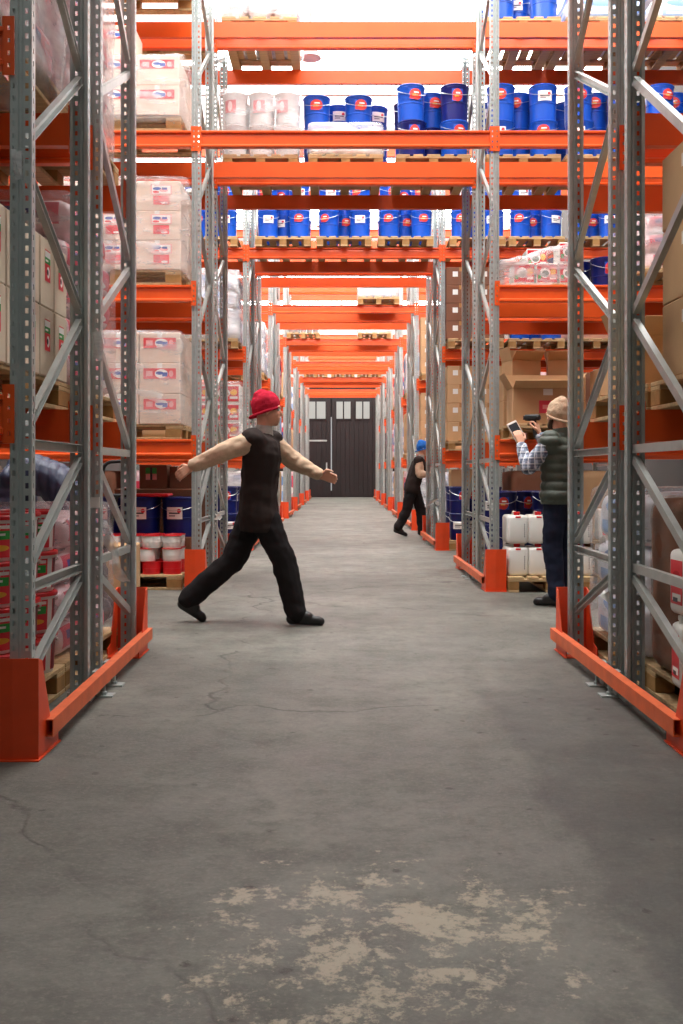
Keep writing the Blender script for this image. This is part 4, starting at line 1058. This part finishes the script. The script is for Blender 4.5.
def blob(name, prims, m, voxel=.01, smooth=4, post=None):
    q = MB()
    for p in prims:
        g = cap_geo(*p[1:]) if p[0] == 'c' else ell_geo(*p[1:])
        q.add(*g)
    me = bpy.data.meshes.new(name+'_raw'); me.from_pydata(q.v, [], q.f); me.update()
    bm = bmesh.new(); bm.from_mesh(me); bmesh.ops.remove_doubles(bm, verts=bm.verts, dist=1e-5); bmesh.ops.recalc_face_normals(bm, faces=bm.faces); bm.to_mesh(me); bm.free()
    o = bpy.data.objects.new(name+'_raw', me); COL.objects.link(o)
    rm = o.modifiers.new('r', 'REMESH'); rm.mode = 'VOXEL'; rm.voxel_size = voxel
    if smooth:
        sm = o.modifiers.new('s', 'SMOOTH'); sm.factor = .5; sm.iterations = smooth
    dg = bpy.context.evaluated_depsgraph_get(); out = bpy.data.meshes.new_from_object(o.evaluated_get(dg)); out.name = name
    bpy.data.objects.remove(o, do_unlink=True); bpy.data.meshes.remove(me)
    out.materials.clear(); out.materials.append(m)
    if post:
        nrm = [v.normal.copy() for v in out.vertices]
        for v, n_ in zip(out.vertices, nrm): v.co = v.co+n_*post(v.co)
    for p in out.polygons: p.use_smooth = True
    return out
def hand_prims(wrist, d, n, th, curl=.5, sc=1.0, spread=.0):
    """wrist point, finger direction d, palm normal n (the side fingers curl to), th thumb side"""
    W = Vector(wrist); d = Vector(d).normalized(); th = Vector(th); th = (th-d*th.dot(d)).normalized(); n = Vector(n); n = (n-d*n.dot(d)-th*n.dot(th)).normalized()
    P = []
    for i, (off, L) in enumerate(((.031, .072), (.010, .080), (-.011, .074), (-.031, .06))):
        k = W+d*.085*sc+th*off*sc
        P.append(('c', W+th*off*.5*sc, .015*sc, k, .0115*sc))
        p = k; a = curl*.5
        for s_, fr in enumerate((.45, .32, .25)):
            dd = d*math.cos(a)+n*math.sin(a)
            q_ = p+dd*L*fr*sc; P.append(('c', p, (.0098-.0012*s_)*sc, q_, (.0088-.0012*s_)*sc)); p = q_; a += curl
    b = W+d*.025*sc+th*.024*sc; k = b+(th*.8+d*.7+n*.3).normalized()*.042*sc
    P.append(('c', b, .014*sc, k, .0115*sc)); k2 = k+(d*.9+th*.15+n*.5*curl).normalized()*.033*sc
    P.append(('c', k, .011*sc, k2, .0095*sc)); k3 = k2+(d*.9-th*.1+n*.7*curl).normalized()*.024*sc
    P.append(('c', k2, .0095*sc, k3, .008*sc))
    return P
def head_prims(c, yaw=0.0, pitch=0.0):
    """c = head centre, face looks along local +x rotated by yaw (about z) and pitch"""
    R = Matrix.Rotation(yaw, 3, 'Z') @ Matrix.Rotation(pitch, 3, 'Y'); c = Vector(c)
    T = lambda x, y, z: c+R @ Vector((x, y, z))
    P = [('e', T(-.012, 0, .025), (.098, .077, .098), R), ('e', T(.025, 0, -.035), (.07, .062, .075), R), ('c', T(.055, 0, -.075), .03, T(.062, 0, -.085), .026),
         ('c', T(.088, 0, .012), .009, T(.106, 0, -.022), .014), ('c', T(.085, -.02, -.055), .011, T(.085, .02, -.055), .011), ('c', T(.084, -.02, -.068), .011, T(.084, .02, -.068), .011),
         ('c', T(.082, -.042, .032), .012, T(.088, .042, .032), .012)]
    for s in (-1, 1):
        P += [('e', T(-.005, s*.08, -.005), (.02, .009, .033), R), ('e', T(.07, s*.035, -.02), (.02, .022, .022), R)]
    eyes = [T(.083, s*.032, .012) for s in (-1, 1)]
    return P, eyes, R, T
def wrinkle(amp=.007, f=9.0, seed=0.0):
    return lambda co: amp*noise.noise(Vector((co.x*f*.6+seed, co.y*f, co.z*f*1.5)))+amp*.6*noise.noise(Vector((co.x*f*2, co.y*f*2+seed, co.z*f*2.6)))
def person(name, label, loc, rz, J, head, yaw, pitch, gear):
    """J: joint dict in local metres (forward +x, left +y). gear: materials / flags"""
    t = thing(name, label, 'person', loc, rz)
    g = gear; V = Vector
    neck, chest, waist, pel = V(J['neck']), V(J['chest']), V(J['waist']), V(J['pelvis'])
    lat = V(J.get('lat', (0, 1, 0))).normalized()
    HP, eyes, HR, HT = head_prims(head, yaw, pitch)
    B = list(HP)
    B += [('c', V(head)+HR @ V((-.02, 0, -.05)), .055, neck, .06)]
    for s in (-1, 1):
        B += [('c', neck-V((0, 0, .03)), .06, chest+lat*s*.12, .075), ('c', chest+lat*s*.09, .1, waist+lat*s*.06, .095), ('c', waist+lat*s*.06, .095, pel+lat*s*.075, .1)]
    arms = {}
    for k, s in (('L', 1), ('R', -1)):
        sh, el, wr = V(J['sh'+k]), V(J['el'+k]), V(J['wr'+k])
        hp, kn, an, toe = V(J['hip'+k]), V(J['kn'+k]), V(J['an'+k]), V(J['toe'+k])
        B += [('c', chest+lat*s*.12, .07, sh, .056), ('c', sh, .052, el, .04), ('c', el, .04, wr, .027)]
        h = J['hand'+k]; B += hand_prims(wr+(wr-el).normalized()*.01, *h)
        B += [('c', hp, .085, kn, .055), ('c', kn, .055, an, .04), ('c', an, .036, an+(toe-an)*.5, .022)]
        arms[k] = (sh, el, wr)
    put('body', blob('body', B, SKIN, .0062, 3), t)
    for e in eyes:
        q = MB(); q.add(*ell_geo(e, (.012, .012, .012))); put('eye', q.mesh('eye', WHITEP, 80), t)
        q = MB(); q.add(*ell_geo(e+HR @ V((.0075, 0, 0)), (.006, .006, .006))); put('iris', q.mesh('iris', BLACK, 80), t)
    # top
    tp = []; bk = g.get('bulk', 1.0)
    for s in (-1, 1):
        tp += [('c', neck-V((0, 0, .045)), .075, chest+lat*s*.13, .092*bk), ('c', chest+lat*s*.1, .122*bk, waist+lat*s*.075, .118*bk), ('c', waist+lat*s*.075, .118*bk, pel+lat*s*.08, .122*bk)]
        k = 'L' if s > 0 else 'R'
        tp += [('c', chest+lat*s*.13, .092*bk, arms[k][0]+(arms[k][1]-arms[k][0])*.02, .084*bk)]
    if g.get('hem'): 
        for s in (-1, 1): tp += [('c', pel+lat*s*.08, .124*bk, pel+lat*s*.085+V(g['hem']), .128*bk)]
    sl = []
    for k in 'LR':
        sh, el, wr = arms[k]; e2 = wr if g['long'] else el+(wr-el)*.55
        sl.append((k, [('c', chest+lat*(.12 if k == 'L' else -.12)+V((0, 0, .02)), .08, sh, .072*bk), ('c', sh, .072*bk, el, .06*bk), ('c', el, .06*bk, wr+(el-wr).normalized()*.02, .045*bk)]))
    tm = blob('top', tp, g['top'], .011, 4, g.get('quilt') or wrinkle(.009, 8))
    bm = bmesh.new(); bm.from_mesh(tm); ax = (waist-pel).normalized()
    bmesh.ops.bisect_plane(bm, geom=bm.verts[:]+bm.edges[:]+bm.faces[:], plane_co=pel+V(g.get('hem', (0, 0, 0)))-ax*.07, plane_no=ax, clear_inner=True)
    bm.to_mesh(tm); bm.free()
    put(g['topname'], tm, t)
    for k, pr in sl: put('sleeve', blob('sleeve', pr, g['sleeve'], .01, 3, g.get('slquilt') or wrinkle(.011, 11, 3)), t)
    put('collar', blob('collar', [('c', neck-V((0, 0, .02)), .074, neck+V((0, 0, .02)), .07)], g['collar'], .01, 2), t)
    # trousers and shoes
    tr = [('c', pel+lat*.08, .108, pel-lat*.08, .108)]
    for k, s in (('L', 1), ('R', -1)):
        hp, kn, an, toe = V(J['hip'+k]), V(J['kn'+k]), V(J['an'+k]), V(J['toe'+k])
        tr += [('c', pel+lat*s*.07, .1, hp, .098), ('c', hp, .102*bk, kn, .08*bk), ('c', kn, .08*bk, an+(kn-an).normalized()*.015, .07*bk)]
    put('trousers', blob('trousers', tr, g['trousers'], .011, 3, wrinkle(.011, 8, 7)), t)
    for k in 'LR':
        an, toe = V(J['an'+k]), V(J['toe'+k]); f = (toe-an); heel = an-V((f.x, f.y, 0)).normalized()*.035; heel.z = an.z-.035
        sh = [('c', an, .048, heel, .045), ('c', heel, .045, toe, .036), ('c', an, .05, (an+toe)/2, .045), ('c', toe, .038, toe+f.normalized()*.015, .034)]
        so = blob('shoe', sh, LEAF, .008, 2)
        if an.z < .12:
            for v in so.vertices: v.co.z = max(v.co.z, .002)
        put('shoe', so, t)
    # hat + hair
    hp_ = [('e', HT(-.018, 0, .04), (.112, .094, .115), HR), ('c', HT(-.06, 0, -.01), .058, HT(-.06, 0, .1), .058), ('c', HT(-.02, 0, .09), .062, HT(-.055, 0, .115), .05)]
    if g.get('hat'):
        cut = lambda: None
        hm = blob('hat', hp_, g['hat'], .009, 3, wrinkle(.006, 16, 2))
        bm = bmesh.new(); bm.from_mesh(hm)
        no = HR @ V((-.42, 0, 1)); bmesh.ops.bisect_plane(bm, geom=bm.verts[:]+bm.edges[:]+bm.faces[:], plane_co=HT(0, 0, .008-g.get('drop', 0)), plane_no=no, clear_inner=True)
        bm.to_mesh(hm); bm.free()
        hat = put('beanie', hm, t)
        pts = []
        for i in range(24):
            a = 2*PI*i/24; x_, y_ = -.022+.107*math.cos(a), .088*math.sin(a); pts.append(HT(x_, y_, .014+.42*x_-g.get('drop', 0)))
        q = MB(); q.tube(pts, .0115, 8, True); put('beanie_cuff', q.mesh('beanie_cuff', g['hat'], 80), hat)
    if g.get('hair'):
        put('hair', blob('hair', [('e', HT(-.03, 0, .0), (.09, .084, .08), HR), ('e', HT(-.02, 0, .05), (.1, .086, .08), HR)], HAIR, .009, 2), t)
    if g.get('beard'):
        put('beard', blob('beard', [('c', HT(.062, -.025, -.082), .028, HT(.062, .025, -.082), .028), ('c', HT(.012, -.06, -.035), .022, HT(.05, -.04, -.075), .03), ('c', HT(.012, .06, -.035), .022, HT(.05, .04, -.075), .03)], HAIR, .008, 2), t)
    return t
quilt = lambda per, amp: (lambda co: amp*abs(math.sin(PI*co.z/per))**.6)
# man with scanner (faces left and away from the camera)
TH = math.atan2(.6, -.8)
J = dict(neck=(.0, 0, 1.45), chest=(-.005, 0, 1.30), waist=(0, 0, 1.08), pelvis=(0, 0, .93),
         shL=(.0, .19, 1.385), elL=(.17, .27, 1.17), wrL=(.28, .17, 1.36), shR=(.0, -.19, 1.385), elR=(.22, -.25, 1.25), wrR=(.285, -.2, 1.46),
         hipL=(0, .09, .9), knL=(.03, .1, .5), anL=(-.02, .11, .085), toeL=(.14, .13, .036), hipR=(0, -.09, .9), knR=(.03, -.1, .5), anR=(-.02, -.11, .085), toeR=(.13, -.16, .036),
         handL=((.35, -.1, .9), (.6, -.5, -.2), (-.5, -.6, .3), .55), handR=((.3, 0, .9), (.9, .1, -.2), (0, .9, .2), .85))
man = person('person', 'man in beige beanie, olive quilted vest and plaid shirt holding phone and scanner', (1.86, 8.45, 0), TH, J, (.025, 0, 1.605), -.4, .05,
       dict(top=OLIVE, topname='vest', sleeve=PLAID, collar=OLIVE, trousers=NAVCL, hat=TANKN, long=True, quilt=quilt(.075, .015), drop=.022, beard=True, hem=(0, 0, -.0), bulk=1.05))
R_ = Matrix.Rotation(TH, 3, 'Z')
def lw(p): return Vector((1.86, 8.45, 0))+R_ @ Vector(p)
ph = thing('smartphone', 'large white smartphone with dark screen in left hand of scanning man', 'phone', lw((.345, .135, 1.475)), 0)
ph.rotation_euler = (math.radians(-16), math.radians(-24), math.radians(18))
put('case', MB().bbox(-.05, .05, -.005, .005, -.095, .095, .004).mesh('case', WHITEP), ph)
put('screen', MB().box(-.042, .042, -.0065, -.0052, -.075, .078).mesh('screen', SCREEN), ph)
sc = thing('barcode_scanner', 'black handheld barcode scanner in raised right hand of scanning man', 'scanner', lw((.345, -.195, 1.545)), TH)
q = MB(); q.bbox(-.06, .085, -.035, .035, .04, .095, .015); put('scan_head', q.mesh('scan_head', BLACK, 40), sc)
q = MB(); q.bbox(.085, .089, -.026, .026, .048, .086, .001); put('scan_window', q.mesh('scan_window', SCREEN), sc)
q = MB(); q.tube([(0, 0, .05), (-.01, 0, -.02), (-.025, 0, -.11)], [.024, .021, .024], 12); put('grip', q.mesh('grip', BLACK, 60), sc)
q = MB(); q.bbox(.02, .032, -.008, .008, -.01, .04, .003); put('trigger', q.mesh('trigger', REDP), sc)
# walking person in red beanie (walks to the right)
J = dict(neck=(.02, 0, 1.42), chest=(.01, 0, 1.27), waist=(-.01, 0, 1.04), pelvis=(-.02, 0, .88),
         shL=(.06, .18, 1.36), elL=(.26, .22, 1.2), wrL=(.43, .14, 1.11), shR=(-.04, -.18, 1.36), elR=(-.26, -.24, 1.27), wrR=(-.48, -.2, 1.17),
         hipR=(0, -.085, .86), knR=(.17, -.09, .49), anR=(.27, -.09, .085), toeR=(.43, -.1, .036), hipL=(-.04, .085, .86), knL=(-.22, .09, .46), anL=(-.56, .09, .17), toeL=(-.46, .09, .04),
         handL=((.9, -.3, -.2), (0, -.8, -.5), (.2, -.3, .9), .4), handR=((-.8, .1, -.5), (0, .9, -.1), (.3, .1, .8), .45))
person('person', 'walking person in red beanie, dark vest and beige sleeves crossing the tunnel', (-.6, 7.42, 0), 0, J, (.05, 0, 1.585), 0, .06,
       dict(top=VESTB, topname='vest', sleeve=BEIGE, collar=GREYKN, trousers=BLKCL, drop=.018, hat=REDKN, long=True, hem=(.01, 0, -.12), bulk=1.16))
# far worker leaning to the right
J = dict(neck=(.13, 0, 1.38), chest=(.1, 0, 1.24), waist=(.02, 0, 1.03), pelvis=(-.02, 0, .88),
         shL=(.12, .18, 1.33), elL=(.2, .23, 1.1), wrL=(.4, .15, 1.12), shR=(.08, -.18, 1.33), elR=(.1, -.24, 1.08), wrR=(.32, -.18, 1.1),
         hipL=(0, .085, .86), knL=(.14, .09, .47), anL=(.16, .09, .085), toeL=(.31, .1, .036), hipR=(-.04, -.085, .86), knR=(-.12, -.09, .46), anR=(-.28, -.09, .14), toeR=(-.15, -.09, .036),
         handL=((.9, 0, .1), (0, 0, -1), (0, -.9, .2), .5), handR=((.9, 0, .1), (0, 0, -1), (0, .9, .2), .5))
person('person', 'far worker in blue beanie and black clothes stepping beside third row frame', (1.27, 17.6, 0), 0, J, (.175, 0, 1.535), 0, .12,
       dict(top=VESTB, topname='vest', sleeve=BEIGE, collar=GREYKN, trousers=BLKCL, drop=.018, hat=BLUKN, long=True, hem=(0, 0, -.05), bulk=1.15))
# person in navy quilted jacket bending over behind the nearest left bay (faces left)
J = dict(neck=(.43, 0, 1.08), chest=(.30, 0, 1.13), waist=(.13, 0, 1.07), pelvis=(-.02, 0, .93),
         shL=(.36, .19, 1.08), elL=(.42, .24, .82), wrL=(.5, .17, .58), shR=(.36, -.19, 1.08), elR=(.40, -.24, .82), wrR=(.5, -.17, .58),
         hipL=(0, .09, .88), knL=(.03, .1, .49), anL=(-.06, .11, .085), toeL=(.1, .13, .036), hipR=(0, -.09, .88), knR=(.03, -.1, .49), anR=(-.06, -.11, .085), toeR=(.1, -.13, .036),
         handL=((.3, 0, -.9), (0, -.9, 0), (.9, 0, .2), .5), handR=((.3, 0, -.9), (0, .9, 0), (.9, 0, .2), .5))
person('person', 'person in navy quilted jacket bending over behind red lidded buckets', (-1.88, 6.95, 0), PI, J, (.56, 0, 1.06), 0, .7,
       dict(top=PUFF, topname='jacket', sleeve=PUFF, collar=PUFF, trousers=BLKCL, hair=True, long=True, quilt=lambda co: .014*abs(math.sin(PI*co.x/.06))**.6, slquilt=quilt(.06, .01), hem=(-.01, 0, -.05)))
